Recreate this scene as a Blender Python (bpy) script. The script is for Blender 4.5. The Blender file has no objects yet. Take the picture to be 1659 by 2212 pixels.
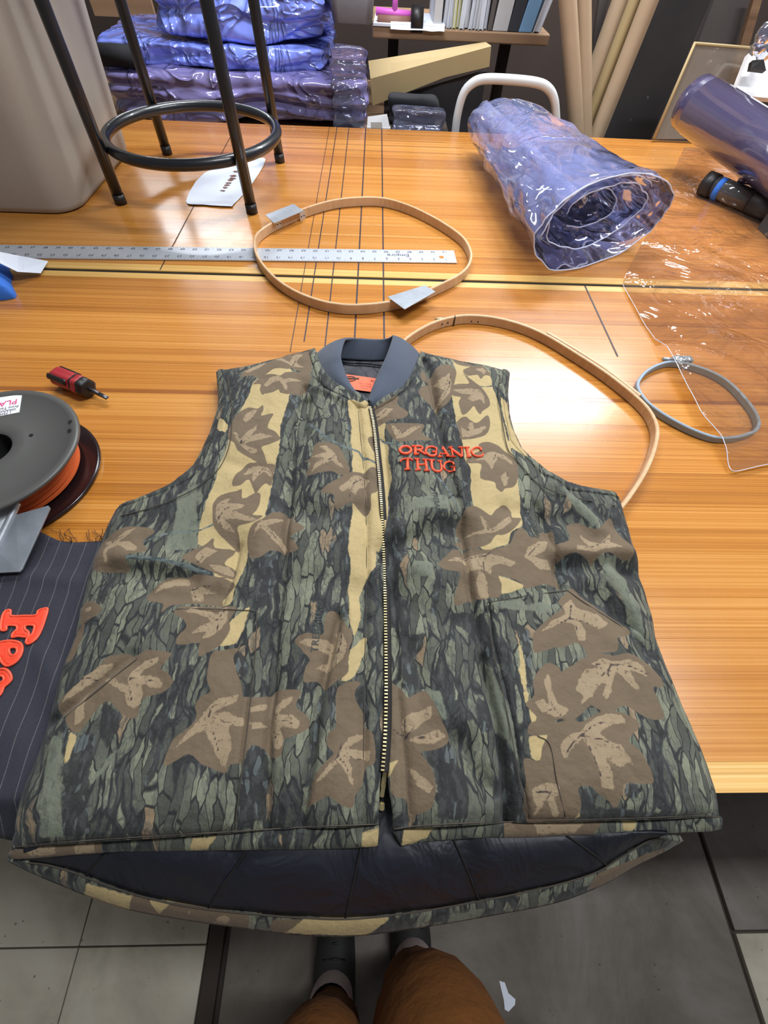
import bpy, bmesh, math, random
import numpy as np
from mathutils import Vector, Matrix, noise

scene = bpy.context.scene
COL = scene.collection
random.seed(7)
TZ = 0.90                      # height of the table top (m)

# ---------------------------------------------------------------- camera
F_PX, IW, IH = 915.0, 1659.0, 2212.0
CAM = np.array([0.0, 0.0, TZ + 0.4699])
_pit, _roll, _yaw = math.radians(57.2), math.radians(3.44), math.radians(-3.27)
_r = np.array([1.0, 0, 0]); _u = np.array([0, math.sin(_pit), math.cos(_pit)])
_w = np.array([0, math.cos(_pit), -math.sin(_pit)])
_r2 = math.cos(_roll) * _r + math.sin(_roll) * _u
_u2 = -math.sin(_roll) * _r + math.cos(_roll) * _u
_Z = np.array([[math.cos(_yaw), -math.sin(_yaw), 0], [math.sin(_yaw), math.cos(_yaw), 0], [0, 0, 1]])
CR, CU, CW = _Z @ _r2, _Z @ _u2, _Z @ _w
cam_d = bpy.data.cameras.new('camera')
cam_d.sensor_fit = 'VERTICAL'; cam_d.sensor_height = 36.0
cam_d.lens = 36.0 * F_PX / IH
cam_d.clip_start = 0.01; cam_d.clip_end = 60
cam = bpy.data.objects.new('camera', cam_d); COL.objects.link(cam)
cam.matrix_world = Matrix(((CR[0], CU[0], -CW[0], CAM[0]), (CR[1], CU[1], -CW[1], CAM[1]),
                           (CR[2], CU[2], -CW[2], CAM[2]), (0, 0, 0, 1)))
scene.camera = cam

def ray(px, py):
    return (px - 829.5) * CR - (py - 1106.0) * CU + F_PX * CW
def at(px, py, z=0.0):
    """photo pixel -> world point on the horizontal plane z above the table top"""
    d = ray(px, py); t = (TZ + z - CAM[2]) / d[2]
    return CAM + t * d
def aty(px, py, Y):
    """photo pixel -> world point on the upright plane y = Y"""
    d = ray(px, py); t = Y / d[1]
    return CAM + t * d

# ---------------------------------------------------------------- world, lamps, exposure
world = bpy.data.worlds.new('world'); scene.world = world; world.use_nodes = True
world.node_tree.nodes['Background'].inputs[0].default_value = (0.97, 0.98, 1.0, 1)
world.node_tree.nodes['Background'].inputs[1].default_value = 0.19
def area(name, loc, size, energy, color=(1, 1, 1), aim=None, sy=None):
    l = bpy.data.lights.new(name, 'AREA'); l.energy = energy; l.color = color
    l.shape = 'RECTANGLE'; l.size = size; l.size_y = sy or size
    o = bpy.data.objects.new(name, l); COL.objects.link(o); o.location = loc
    if aim is not None:
        o.rotation_euler = (Vector(aim) - Vector(loc)).to_track_quat('-Z', 'Y').to_euler()
    return o
LAMPS = [((1.15, 2.30, 2.52), 58.0), ((-1.76, 4.6, 2.6), 34.0), ((0.80, 0.38, 2.72), 34.0), ((-0.15, 1.70, 2.55), 36.0)]  # last lamp is added to brighten the vinyl bundles
scene.view_settings.view_transform = 'Standard'
scene.view_settings.look = 'None'
scene.view_settings.exposure = -0.03
scene.view_settings.gamma = 1.0
scene.view_settings.use_curve_mapping = False
scene.cycles.transparent_max_bounces = 24
scene.cycles.sample_clamp_indirect = 6.0
scene.cycles.max_bounces = 6; scene.cycles.diffuse_bounces = 3; scene.cycles.glossy_bounces = 3
scene.cycles.transmission_bounces = 3
scene.cycles.use_adaptive_sampling = True; scene.cycles.adaptive_threshold = 0.02

# ---------------------------------------------------------------- helpers
def srgb(r, g, b):
    def c(v):
        v /= 255.0
        return v / 12.92 if v <= 0.04045 else ((v + 0.055) / 1.055) ** 2.4
    return (c(r), c(g), c(b), 1.0)

class NT:
    def __init__(s, name):
        s.m = bpy.data.materials.new(name); s.m.use_nodes = True
        s.t = s.m.node_tree; s.n = s.t.nodes
        s.b = s.n['Principled BSDF']; s.out = s.n['Material Output']
    def add(s, typ, **kw):
        n = s.n.new(typ)
        for k, v in kw.items(): setattr(n, k, v)
        return n
    def lk(s, a, b): s.t.links.new(a, b)
    def val(s, sock, v):
        if hasattr(v, 'is_output'): s.lk(v, sock)
        else: sock.default_value = v
    def math(s, op, a, b=0.0, c=None, clamp=False):
        n = s.add('ShaderNodeMath', operation=op, use_clamp=clamp)
        s.val(n.inputs[0], a); s.val(n.inputs[1], b)
        if c is not None: s.val(n.inputs[2], c)
        return n.outputs[0]
    def mix(s, f, a, b, blend='MIX'):
        n = s.add('ShaderNodeMix', data_type='RGBA', blend_type=blend)
        s.val(n.inputs[0], f); s.val(n.inputs[6], a); s.val(n.inputs[7], b)
        return n.outputs[2]
    def ramp(s, f, stops, interp='LINEAR'):
        n = s.add('ShaderNodeValToRGB'); n.color_ramp.interpolation = interp
        e = n.color_ramp.elements
        while len(e) < len(stops): e.new(0.5)
        for i, (p, c) in enumerate(stops): e[i].position = p; e[i].color = c
        s.val(n.inputs[0], f); return n.outputs[0]
    def step(s, v, a, b):
        n = s.add('ShaderNodeMapRange', interpolation_type='SMOOTHSTEP')
        s.val(n.inputs[0], v); n.inputs[1].default_value = a; n.inputs[2].default_value = b
        return n.outputs[0]
    def coord(s, out='Object'):
        return s.add('ShaderNodeTexCoord').outputs[out]
    def mapping(s, vec, scale=(1, 1, 1), rot=(0, 0, 0), loc=(0, 0, 0)):
        n = s.add('ShaderNodeMapping'); s.lk(vec, n.inputs[0])
        n.inputs[1].default_value = loc; n.inputs[2].default_value = rot; n.inputs[3].default_value = scale
        return n.outputs[0]
    def noise(s, vec, scale, detail=3.0, rough=0.55, dist=0.0, color=False):
        n = s.add('ShaderNodeTexNoise'); s.lk(vec, n.inputs['Vector'])
        n.inputs['Scale'].default_value = scale; n.inputs['Detail'].default_value = detail
        n.inputs['Roughness'].default_value = rough; n.inputs['Distortion'].default_value = dist
        return n.outputs['Color' if color else 'Fac']
    def bump(s, h, strength=0.3, dist=0.002, normal=None):
        n = s.add('ShaderNodeBump'); n.inputs['Strength'].default_value = strength
        n.inputs['Distance'].default_value = dist; s.lk(h, n.inputs['Height'])
        if normal is not None: s.lk(normal, n.inputs['Normal'])
        return n.outputs[0]
    def set(s, **kw):
        for k, v in kw.items(): s.val(s.b.inputs[k.replace('_', ' ')], v)
        return s.m

def plain(name, rgb, rough=0.5, metal=0.0, var=0.12, scale=40.0, bump=0.0, spec=0.5, coat=0.0):
    k = NT(name); co = k.coord()
    n = k.noise(co, scale, 4)
    c = k.mix(k.math('MULTIPLY', n, 1.0), tuple(v * (1 - var) for v in srgb(*rgb)[:3]) + (1,),
              tuple(min(1, v * (1 + var)) for v in srgb(*rgb)[:3]) + (1,))
    k.set(Base_Color=c, Roughness=rough, Metallic=metal, Coat_Weight=coat)
    k.b.inputs['Specular IOR Level'].default_value = spec
    if bump: k.set(Normal=k.bump(n, bump, 0.002))
    return k.m

def world_loc(o):
    v = Vector((0, 0, 0))
    while o is not None: v += o.location; o = o.parent
    return v
def link(o, parent=None, keep=True):
    COL.objects.link(o)
    if parent is not None:
        if keep: o.location = Vector(o.location) - world_loc(parent)
        o.parent = parent
    return o
def mesh(name, verts, faces, mat, parent=None, smooth=False, loc=(0, 0, 0), label=None, kind=None):
    me = bpy.data.meshes.new(name)
    me.from_pydata([tuple(map(float, v)) for v in verts], [], [tuple(map(int, f)) for f in faces])
    if smooth: me.polygons.foreach_set('use_smooth', [True] * len(me.polygons))
    me.materials.append(mat); me.update()
    o = bpy.data.objects.new(name, me); o.location = loc
    if label: o['label'] = label
    if kind: o['kind'] = kind
    return link(o, parent)
def thing(name, label, cat, loc, group=None):
    o = bpy.data.objects.new(name, None); COL.objects.link(o)
    o.empty_display_size = 0.05
    o.location = tuple(map(float, loc)); o['label'] = label; o['category'] = cat
    if group: o['group'] = group
    return o
def tag(o, label, cat, group=None):
    o['label'] = label; o['category'] = cat
    if group: o['group'] = group
    return o
def bm_mesh(name, bm, mat, parent=None, smooth=False, **kw):
    me = bpy.data.meshes.new(name)
    bmesh.ops.recalc_face_normals(bm, faces=bm.faces)
    bm.to_mesh(me); bm.free()
    if smooth: me.polygons.foreach_set('use_smooth', [True] * len(me.polygons))
    me.materials.append(mat)
    o = bpy.data.objects.new(name, me)
    for k, v in kw.items(): o[k] = v
    return link(o, parent)
def box_bm(lo, hi, bevel=0.0, seg=2, bm=None):
    bm2 = bmesh.new()
    lo, hi = Vector(lo), Vector(hi)
    r = bmesh.ops.create_cube(bm2, size=1)
    for v in bm2.verts:
        v.co = Vector([(lo[i] + hi[i]) / 2 + v.co[i] * (hi[i] - lo[i]) for i in range(3)])
    if bevel:
        bmesh.ops.bevel(bm2, geom=bm2.edges[:], offset=bevel, segments=seg, profile=0.5, affect='EDGES')
    return bm2
def box(name, lo, hi, mat, parent=None, bevel=0.0, smooth=False, **kw):
    return bm_mesh(name, box_bm(lo, hi, bevel), mat, parent, smooth, **kw)
def prism(name, pts, z0, z1, mat, parent=None, bevel=0.0, **kw):
    """extruded outline; pts are (x, y) in metres, z0/z1 absolute"""
    bm = bmesh.new()
    vs = [bm.verts.new((p[0], p[1], z0)) for p in pts]
    f = bm.faces.new(vs)
    r = bmesh.ops.extrude_face_region(bm, geom=[f])
    for g in r['geom']:
        if isinstance(g, bmesh.types.BMVert): g.co.z = z1
    bmesh.ops.triangulate(bm, faces=[q for q in bm.faces if len(q.verts) > 4])
    return bm_mesh(name, bm, mat, parent, **kw)
def slab(name, corners, thick, mat, parent=None, bevel=0.0, **kw):
    """four (or more) 3D corners in order, thickened along the face normal (backwards)"""
    c = [Vector(tuple(map(float, p))) for p in corners]
    n = (c[1] - c[0]).cross(c[2] - c[0]).normalized() * thick
    bm = bmesh.new()
    a = [bm.verts.new(p) for p in c]; b = [bm.verts.new(p - n) for p in c]
    bm.faces.new(a); bm.faces.new(b[::-1])
    for i in range(len(c)):
        j = (i + 1) % len(c); bm.faces.new((a[i], b[i], b[j], a[j]))
    if bevel: bmesh.ops.bevel(bm, geom=bm.edges[:], offset=bevel, segments=2, affect='EDGES')
    return bm_mesh(name, bm, mat, parent, **kw)
def frames(P, closed=False):
    n = len(P); T = []
    for i in range(n):
        a = P[(i - 1) % n] if (closed or i > 0) else P[i]
        b = P[(i + 1) % n] if (closed or i < n - 1) else P[i]
        t = np.array(b) - np.array(a); T.append(t / (np.linalg.norm(t) + 1e-12))
    return T
def sweep(name, P, prof, mat, parent=None, closed=False, up=(0, 0, 1), scale=None, smooth=True, cap=True, **kw):
    """profile (side, up) pairs swept along 3D points"""
    P = [np.array(p, float) for p in P]; T = frames(P, closed); up = np.array(up, float)
    V, Fc = [], []; m = len(prof); n = len(P)
    for i in range(n):
        s = np.cross(T[i], up); s /= (np.linalg.norm(s) + 1e-9); u = np.cross(s, T[i])
        k = 1.0 if scale is None else scale[i]
        for a, b in prof: V.append(P[i] + s * a * k + u * b * k)
    for i in range(n if closed else n - 1):
        j = (i + 1) % n
        for q in range(m):
            w = (q + 1) % m
            Fc.append((i * m + q, i * m + w, j * m + w, j * m + q))
    if cap and not closed:
        Fc.append(tuple(range(m))[::-1]); Fc.append(tuple((n - 1) * m + q for q in range(m)))
    o = mesh(name, V, Fc, mat, parent, smooth, **kw)
    return o
def circ(r, n=12, ry=None):
    ry = r if ry is None else ry
    return [(r * math.cos(2 * math.pi * i / n), ry * math.sin(2 * math.pi * i / n)) for i in range(n)]
def rect(w, h, b=0.0):
    w, h = w / 2, h / 2
    if b: return [(-w, -h + b), (-w + b, -h), (w - b, -h), (w, -h + b), (w, h - b), (w - b, h), (-w + b, h), (-w, h - b)]
    return [(-w, -h), (w, -h), (w, h), (-w, h)]
def smoothline(pts, n=6, closed=False):
    P = [np.array(p, float) for p in pts]; N = len(P); out = []
    rng = range(N) if closed else range(N - 1)
    for i in rng:
        p0 = P[(i - 1) % N] if (closed or i > 0) else 2 * P[0] - P[1]
        p1, p2 = P[i], P[(i + 1) % N]
        p3 = P[(i + 2) % N] if (closed or i + 2 < N) else 2 * P[-1] - P[-2]
        for k in range(n):
            t = k / n
            out.append(0.5 * ((2 * p1) + (-p0 + p2) * t + (2 * p0 - 5 * p1 + 4 * p2 - p3) * t * t + (-p0 + 3 * p1 - 3 * p2 + p3) * t ** 3))
    if not closed: out.append(P[-1])
    return out
def lathe(name, prof, mat, parent=None, center=(0, 0, 0), axis=None, n=48, smooth=True, **kw):
    """(radius, height) profile spun about z (or along axis)"""
    V, Fc = [], []; m = len(prof)
    for i in range(n):
        a = 2 * math.pi * i / n
        for r, h in prof: V.append(Vector((r * math.cos(a), r * math.sin(a), h)))
    for i in range(n):
        j = (i + 1) % n
        for q in range(m - 1): Fc.append((i * m + q, j * m + q, j * m + q + 1, i * m + q + 1))
    M = Matrix.Identity(3) if axis is None else Vector(axis).to_track_quat('Z', 'Y').to_matrix()
    c = Vector(tuple(map(float, center)))
    return mesh(name, [M @ v + c for v in V], Fc, mat, parent, smooth, **kw)
def text_mesh(s, size, mat_unused=None):
    cu = bpy.data.curves.new('t', 'FONT'); cu.body = s; cu.size = size
    cu.align_x = 'CENTER'; cu.align_y = 'CENTER'; cu.resolution_u = 2
    o = bpy.data.objects.new('t', cu); COL.objects.link(o)
    dg = bpy.context.evaluated_depsgraph_get()
    me = bpy.data.meshes.new_from_object(o.evaluated_get(dg))
    V = np.array([v.co[:] for v in me.vertices]) if len(me.vertices) else np.zeros((0, 3))
    Fc = [tuple(p.vertices) for p in me.polygons]
    bpy.data.objects.remove(o); bpy.data.curves.remove(cu); bpy.data.meshes.remove(me)
    return V, Fc
def text_many(name, items, mat, parent, hfun=None, label=None, split=False):
    """items: (string, size, origin3, xdir3, ydir3); one printed part, or one part each"""
    if split:
        for it in items: text_many(name, [it], mat, parent, hfun)
        return
    V, Fc = [], []
    for s, size, o, xd, yd in items:
        v, f = text_mesh(s, size)
        b = len(V)
        for p in v:
            w = np.array(o) + np.array(xd) * p[0] + np.array(yd) * p[1]
            if hfun is not None: w[2] = hfun(w[0], w[1])
            V.append(w)
        Fc += [tuple(b + i for i in q) for q in f]
    return mesh(name, V, Fc, mat, parent, label=label)

def seg_dist(P, A, B):
    d = B - A; L = d @ d + 1e-18
    t = np.clip(((P - A) @ d) / L, 0, 1)
    return np.hypot(P[:, 0] - A[0] - t * d[0], P[:, 1] - A[1] - t * d[1])
def inside(P, poly):
    r = np.zeros(len(P), bool); n = len(poly); j = n - 1
    for i in range(n):
        xi, yi = poly[i]; xj, yj = poly[j]
        c = (yi > P[:, 1]) != (yj > P[:, 1])
        with np.errstate(divide='ignore', invalid='ignore'):
            xx = (xj - xi) * (P[:, 1] - yi) / (yj - yi) + xi
        r ^= c & (P[:, 0] < xx); j = i
    return r
def poly_sdf(P, poly):
    d = np.full(len(P), 1e9)
    for i in range(len(poly)): d = np.minimum(d, seg_dist(P, poly[i], poly[(i + 1) % len(poly)]))
    return np.where(inside(P, poly), -d, d)
def line_dist(P, line):
    d = np.full(len(P), 1e9)
    for i in range(len(line) - 1): d = np.minimum(d, seg_dist(P, line[i], line[i + 1]))
    return d
def vnoise(P, s, seed=0.0):
    return np.array([noise.noise(Vector((p[0] * s + seed, p[1] * s - seed, seed * 1.7))) for p in P])

# ---------------------------------------------------------------- materials
def wood_mat(name, cols, rough=0.24, coat=0.35, lines=1.0, along='x', scale=1.0):
    k = NT(name); co = k.coord()
    rnd = k.add('ShaderNodeObjectInfo').outputs['Random']
    off = k.add('ShaderNodeCombineXYZ')
    k.val(off.inputs[0], k.math('MULTIPLY', rnd, 37.0)); k.val(off.inputs[1], k.math('MULTIPLY', rnd, 11.0))
    va = k.add('ShaderNodeVectorMath', operation='ADD'); k.lk(co, va.inputs[0]); k.lk(off.outputs[0], va.inputs[1])
    sc = (0.45, 30, 8) if along == 'x' else (30, 1.1, 8) if along == 'y' else (30, 30, 1.1)
    m = k.mapping(va.outputs[0], tuple(s * scale for s in sc))
    n1 = k.noise(m, 2.2, 5, 0.6, 0.4)
    sc2 = (0.22, 270, 20) if along == 'x' else (150, 0.5, 20) if along == 'y' else (150, 150, 0.5)
    n2 = k.noise(k.mapping(va.outputs[0], tuple(s * scale for s in sc2)), 1.6, 3, 0.5, 0.2)
    g = k.math('ADD', k.math('MULTIPLY', n1, 0.36), k.math('MULTIPLY', n2, 0.64 * lines))
    g = k.math('ADD', g, k.math('MULTIPLY', k.math('SUBTRACT', rnd, 0.5), 0.16))
    c = k.ramp(g, [(0.22, srgb(*cols[0])), (0.48, srgb(*cols[1])), (0.72, srgb(*cols[2]))])
    big = k.noise(co, 3.0, 2)
    c = k.mix(k.math('MULTIPLY', big, 0.18), c, srgb(*cols[0]), 'MULTIPLY')
    sm = k.noise(co, 9.0, 5, 0.65)
    k.set(Base_Color=c, Roughness=k.math('ADD', rough - 0.05, k.math('MULTIPLY', sm, 0.18)), Coat_Weight=coat,
          Coat_Roughness=k.math('ADD', 0.09, k.math('MULTIPLY', sm, 0.22)),
          Normal=k.bump(n2, 0.05, 0.001))
    return k.m
M = {}
M['board'] = wood_mat('varnished_pine', [(136, 79, 28), (189, 124, 50), (215, 156, 82)])
M['edge_strip'] = wood_mat('pale_pine_edge', [(176, 128, 56), (216, 170, 92), (236, 204, 138)], 0.4, 0.1)
M['hoop_wood'] = wood_mat('beech', [(194, 156, 114), (216, 182, 142), (232, 206, 170)], 0.45, 0.1, 0.6, scale=0.6)
M['dark_frame'] = plain('dark_timber', (52, 40, 30), 0.7, scale=15, bump=0.2)
M['line'] = plain('ink_line', (40, 24, 38), 0.5)
M['black_paint'] = plain('black_enamel', (22, 26, 32), 0.32, bump=0.05, scale=90, coat=0.3)
M['bin'] = plain('putty_plastic', (166, 160, 150), 0.5, var=0.05, scale=200, bump=0.06)
M['paper'] = plain('paper', (222, 228, 240), 0.7, var=0.03)
M['steel'] = plain('brushed_steel', (200, 206, 214), 0.35, 0.6, scale=120, var=0.2)
M['dull_steel'] = plain('dull_steel', (158, 164, 172), 0.42, 0.6, scale=60, var=0.25)
M['alu'] = plain('satin_aluminium', (206, 212, 220), 0.4, 0.55, scale=60, var=0.06)
M['brass'] = plain('brass', (214, 196, 146), 0.35, 0.7)
M['ink'] = plain('ink', (52, 50, 74), 0.6)
M['darkhole'] = plain('hole_black', (8, 8, 10), 0.9)
M['grey_plastic'] = plain('grey_blue_plastic', (142, 158, 172), 0.45, var=0.05)
M['black_plastic'] = plain('black_plastic', (80, 80, 77), 0.42, var=0.12, scale=14, bump=0.03)
M['black_gloss'] = plain('smoky_plastic', (34, 22, 24), 0.22, var=0.3, scale=14)
M['orange_fil'] = plain('orange_filament', (238, 112, 58), 0.4, var=0.08)
M['red_plastic'] = plain('red_plastic', (158, 40, 46), 0.45)
M['soft_black'] = plain('black_rubber', (28, 24, 24), 0.45)
M['blue_cloth'] = plain('blue_cloth', (52, 112, 206), 0.8, scale=60, bump=0.3)
M['white'] = plain('white_label', (226, 226, 228), 0.6, var=0.02)
M['magenta'] = plain('magenta_print', (222, 60, 130), 0.6)
M['cardboard'] = plain('kraft_tube', (176, 152, 124), 0.7, var=0.08, scale=20, bump=0.05)
M['cream'] = plain('cream_foam', (170, 148, 106), 0.75, var=0.08, scale=10, bump=0.1)
M['white_paint'] = plain('white_enamel_tube', (206, 210, 212), 0.35, var=0.06)
M['wallm'] = plain('dark_wall', (58, 46, 40), 0.9, var=0.35, scale=4)
M['dark_cloth'] = plain('black_cloth', (24, 25, 30), 0.85, bump=0.2)
k = NT('scuffed_dark_board'); co = k.coord()
sp = k.step(k.noise(k.mapping(co, (1, 1, .45)), 34, 2), .70, .73)
k.set(Base_Color=k.mix(k.math('MULTIPLY', sp, .7), k.mix(k.noise(co, 7, 4), srgb(34, 34, 38), srgb(66, 62, 62)), srgb(150, 142, 132)), Roughness=.55); M['dark_board'] = k.m
M['grey_board'] = plain('grey_board', (92, 86, 84), 0.65, var=0.15, scale=8)
M['pink'] = plain('pink_plastic', (214, 102, 198), 0.4)
M['shelf_wood'] = wood_mat('shelf_board', [(110, 84, 62), (150, 118, 90), (176, 146, 114)], 0.6, 0.0)
M['binder_white'] = plain('white_card', (196, 196, 200), 0.6, var=0.04)
M['binder_dark'] = plain('slate_card', (50, 56, 64), 0.5)
M['binder_blue'] = plain('blue_card', (122, 166, 206), 0.55, var=0.04)
M['yellow_paper'] = plain('yellow_paper', (222, 218, 140), 0.6)
M['brown_print'] = plain('brown_print', (128, 90, 76), 0.6)
M['thread'] = plain('brown_thread', (60, 34, 24), 0.8)

def crease(k, co, scale):
    def ridge(sc, p, d):
        n = k.noise(co, sc, 2, 0.5, d)
        return k.math('POWER', k.math('SUBTRACT', 1.0, k.math('ABSOLUTE', k.math('MULTIPLY_ADD', n, 2.0, -1.0))), p)
    a = k.math('MULTIPLY', ridge(scale, 9.0, 1.2), 0.5); b = ridge(scale * 0.4, 7.0, 0.8)
    return k.math('ADD', k.math('ADD', a, b), k.math('MULTIPLY', k.noise(co, scale * 0.5, 3, 0.5, 0.6), 0.7))
def clear_vinyl(name, tint, gloss_tint, base=0.16, bump_scale=26.0, bump_str=0.6, rough=0.06, body=(0.5, 0.52, 0.75), bodyfac=0.1, ridge=True):
    """see-through vinyl film: tinted transmission, a little haze and a glossy skin with sharp creases"""
    k = NT(name); co = k.coord(); t = k.t
    h2 = crease(k, co, bump_scale) if ridge else k.math('ADD', k.noise(co, bump_scale, 4, 0.55, 1.2), k.math('MULTIPLY', k.noise(co, bump_scale * 0.35, 3, 0.5, 1.0), 0.8))
    bp = k.bump(h2, bump_str, 0.02)
    tr = k.add('ShaderNodeBsdfTransparent'); tr.inputs[0].default_value = tint
    gl = k.add('ShaderNodeBsdfGlossy'); gl.inputs['Roughness'].default_value = rough
    gl.inputs['Color'].default_value = gloss_tint; k.lk(bp, gl.inputs['Normal'])
    df = k.add('ShaderNodeBsdfDiffuse'); df.inputs[0].default_value = body + (1,)
    k.lk(bp, df.inputs['Normal'])
    m1 = k.add('ShaderNodeMixShader'); m1.inputs[0].default_value = bodyfac
    k.lk(tr.outputs[0], m1.inputs[1]); k.lk(df.outputs[0], m1.inputs[2])
    fr = k.add('ShaderNodeFresnel'); fr.inputs[0].default_value = 1.5; k.lk(bp, fr.inputs[1])
    fac = k.math('ADD', k.math('MULTIPLY', fr.outputs[0], 0.9), base, clamp=True)
    m2 = k.add('ShaderNodeMixShader'); k.lk(fac, m2.inputs[0])
    k.lk(m1.outputs[0], m2.inputs[1]); k.lk(gl.outputs[0], m2.inputs[2])
    k.lk(m2.outputs[0], k.out.inputs[0])
    return k.m
def film_mat(name, rgb, rgb2, rough=0.1, scale=22.0, strength=0.9):
    """many layers of film: the stack reads as a solid violet body with a creased glossy skin"""
    k = NT(name); co = k.coord()
    h2 = crease(k, co, scale)
    c = k.mix(k.noise(co, 5.0, 3), srgb(*rgb), srgb(*rgb2))
    k.set(Base_Color=c, Roughness=rough, Coat_Weight=1.0, Coat_Roughness=0.06, Normal=k.bump(h2, strength, 0.03))
    k.b.inputs['Specular IOR Level'].default_value = 0.9
    return k.m
M['film_blue'] = film_mat('folded_vinyl_blue', (92, 110, 222), (150, 168, 250), 0.12, 9.0, 0.85)
M['film_mauve'] = film_mat('folded_vinyl_mauve', (100, 88, 122), (142, 138, 206), 0.14, 7.0, 0.8)
M['clear_bag'] = clear_vinyl('clear_bag', (0.86, 0.87, 0.92, 1), (0.9, 0.92, 1, 1), 0.04, 9, 0.3)
M['roll_film'] = clear_vinyl('vinyl_roll_film', (0.95, 0.955, 0.985, 1), (0.95, 0.96, 1, 1), 0.05, 4.0, 0.42, 0.05, (0.46, 0.52, 0.98), 0.19)
M['roll_edge'] = plain('vinyl_cut_edge', (206, 212, 236), 0.15, var=0.05)
M['sheet_film'] = clear_vinyl('clear_sheet', (0.93, 0.90, 0.86, 1), (1, 1, 1, 1), 0.03, 7, 0.7, 0.05, (0.6, 0.5, 0.42), 0.05, ridge=False)
M['tint_roll'] = film_mat('tinted_film', (62, 58, 88), (76, 70, 104), 0.22, 3.0, 0.1)

# ---------------------------------------------------------------- workshop lamps, one of them added
k = NT('lamp_tube'); k.b.inputs['Emission Color'].default_value = (0.9, 0.95, 1, 1)
k.b.inputs['Emission Strength'].default_value = 6.0; M['tube_glow'] = k.m
for i, (lc, en) in enumerate(LAMPS):
    L = thing('ceiling_lamp', ['twin tube lamp hanging beyond the back of the table', 'twin tube lamp farthest into the workshop',
              'twin tube lamp above the front of the table', 'twin tube lamp above the back half of the table'][i], 'lamp', lc)
    x, y, z = lc
    box('housing', (x - .62, y - .09, z + .03), (x + .62, y + .09, z + .09), M['white_paint'], L, 0.006)
    for s in (-.045, .045):
        sweep('tube', [(x - .58, y + s, z + .012), (x + .58, y + s, z + .012)], circ(.013, 10), M['tube_glow'], L)
    for s in (-.5, .5):
        sweep('chain', [(x + s, y, z + .09), (x + s, y, z + .6)], circ(.004, 6), M['dark_frame'], L)
    a = area('lamp_light', (x, y, z - .012), 1.1, en, (0.93, 0.96, 1.0), sy=0.16)

# ---------------------------------------------------------------- floor and wall
def floor_mat(name, c1, c2, c3, scale=3.0, rough=0.5):
    k = NT(name); co = k.coord()
    n = k.noise(co, scale, 7, 0.65, 0.5); n2 = k.noise(k.mapping(co, (2, 14, 2)), 3, 5)
    c = k.ramp(n, [(0.3, srgb(*c1)), (0.5, srgb(*c2)), (0.72, srgb(*c3))])
    c = k.mix(k.math('MULTIPLY', n2, 0.35), c, srgb(*c1))
    sp = k.step(k.noise(co, 55, 2), 0.70, 0.74)
    c = k.mix(k.math('MULTIPLY', sp, 0.6), c, srgb(20, 18, 16))
    k.set(Base_Color=c, Roughness=rough, Normal=k.bump(n, 0.15, 0.003)); return k.m
M['plywood'] = floor_mat('worn_plywood', (70, 60, 50), (108, 100, 90), (138, 132, 126))
M['lino'] = floor_mat('pale_lino', (158, 150, 134), (192, 184, 166), (206, 200, 184), 4.0, 0.45)
M['floor_dark'] = floor_mat('dark_subfloor', (34, 28, 24), (56, 46, 38), (72, 60, 50))
FL = box('floor', (-3.2, -2.0, -.06), (3.6, 5.0, -.012), M['floor_dark']); FL['kind'] = 'structure'
FL['label'] = 'dark worn workshop floor under the table'
def fl(px, py): return at(px, py, -TZ)
xl = fl(436, 2100)[0]; xm = fl(478, 2100)[0]; xr = fl(1605, 2080)[0]
sq = box('plywood_sheet', (xm + .008, -1.9, -.012), (xr - .006, 1.2, 0.0), M['plywood'], FL, 0.002, label='grey-brown plywood sheet')
box('timber_strip', (xl + .004, -1.9, -.012), (xm - .004, 1.0, .004), M['dark_frame'], FL, 0.002)
ytile = fl(200, 2045)[1]; xt = fl(150, 2120)[0]
for (x0, x1) in ((xt + .0015, xl), (xt - .47, xt - .0015)):
    for (y0, y1) in ((-1.9, ytile - .0015), (ytile + .0015, 1.0)):
        box('lino_tile', (x0, y0, -.012), (x1, y1, 0.001), M['lino'], FL, 0.001)
box('plywood_sheet', (xr + .006, -.30, -.012), (xr + 1.2, 1.0, .002), M['plywood'], FL, 0.002)
box('lino_tile', (xr + .006, -1.9, -.012), (xr + 1.2, -.306, .001), M['lino'], FL, 0.001)
WB = box('wall_back', (-3.2, 3.0, -.012), (3.6, 3.06, 1.75), M['wallm']); WB['kind'] = 'structure'; WB['label'] = 'dark brown back wall of the workshop, cut low for the lamp beyond'  # wall kept low so the far lamp shines over it
sc_p = [fl(*p) for p in ((1078, 2118), (1090, 2122), (1098, 2145), (1113, 2158), (1112, 2170), (1098, 2185), (1090, 2180), (1088, 2160))]
tag(prism('paper_scrap', [(p[0], p[1]) for p in sc_p], 0.0004, 0.0014, M['paper']), 'small torn white scrap lying on the plywood floor', 'scrap')

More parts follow.
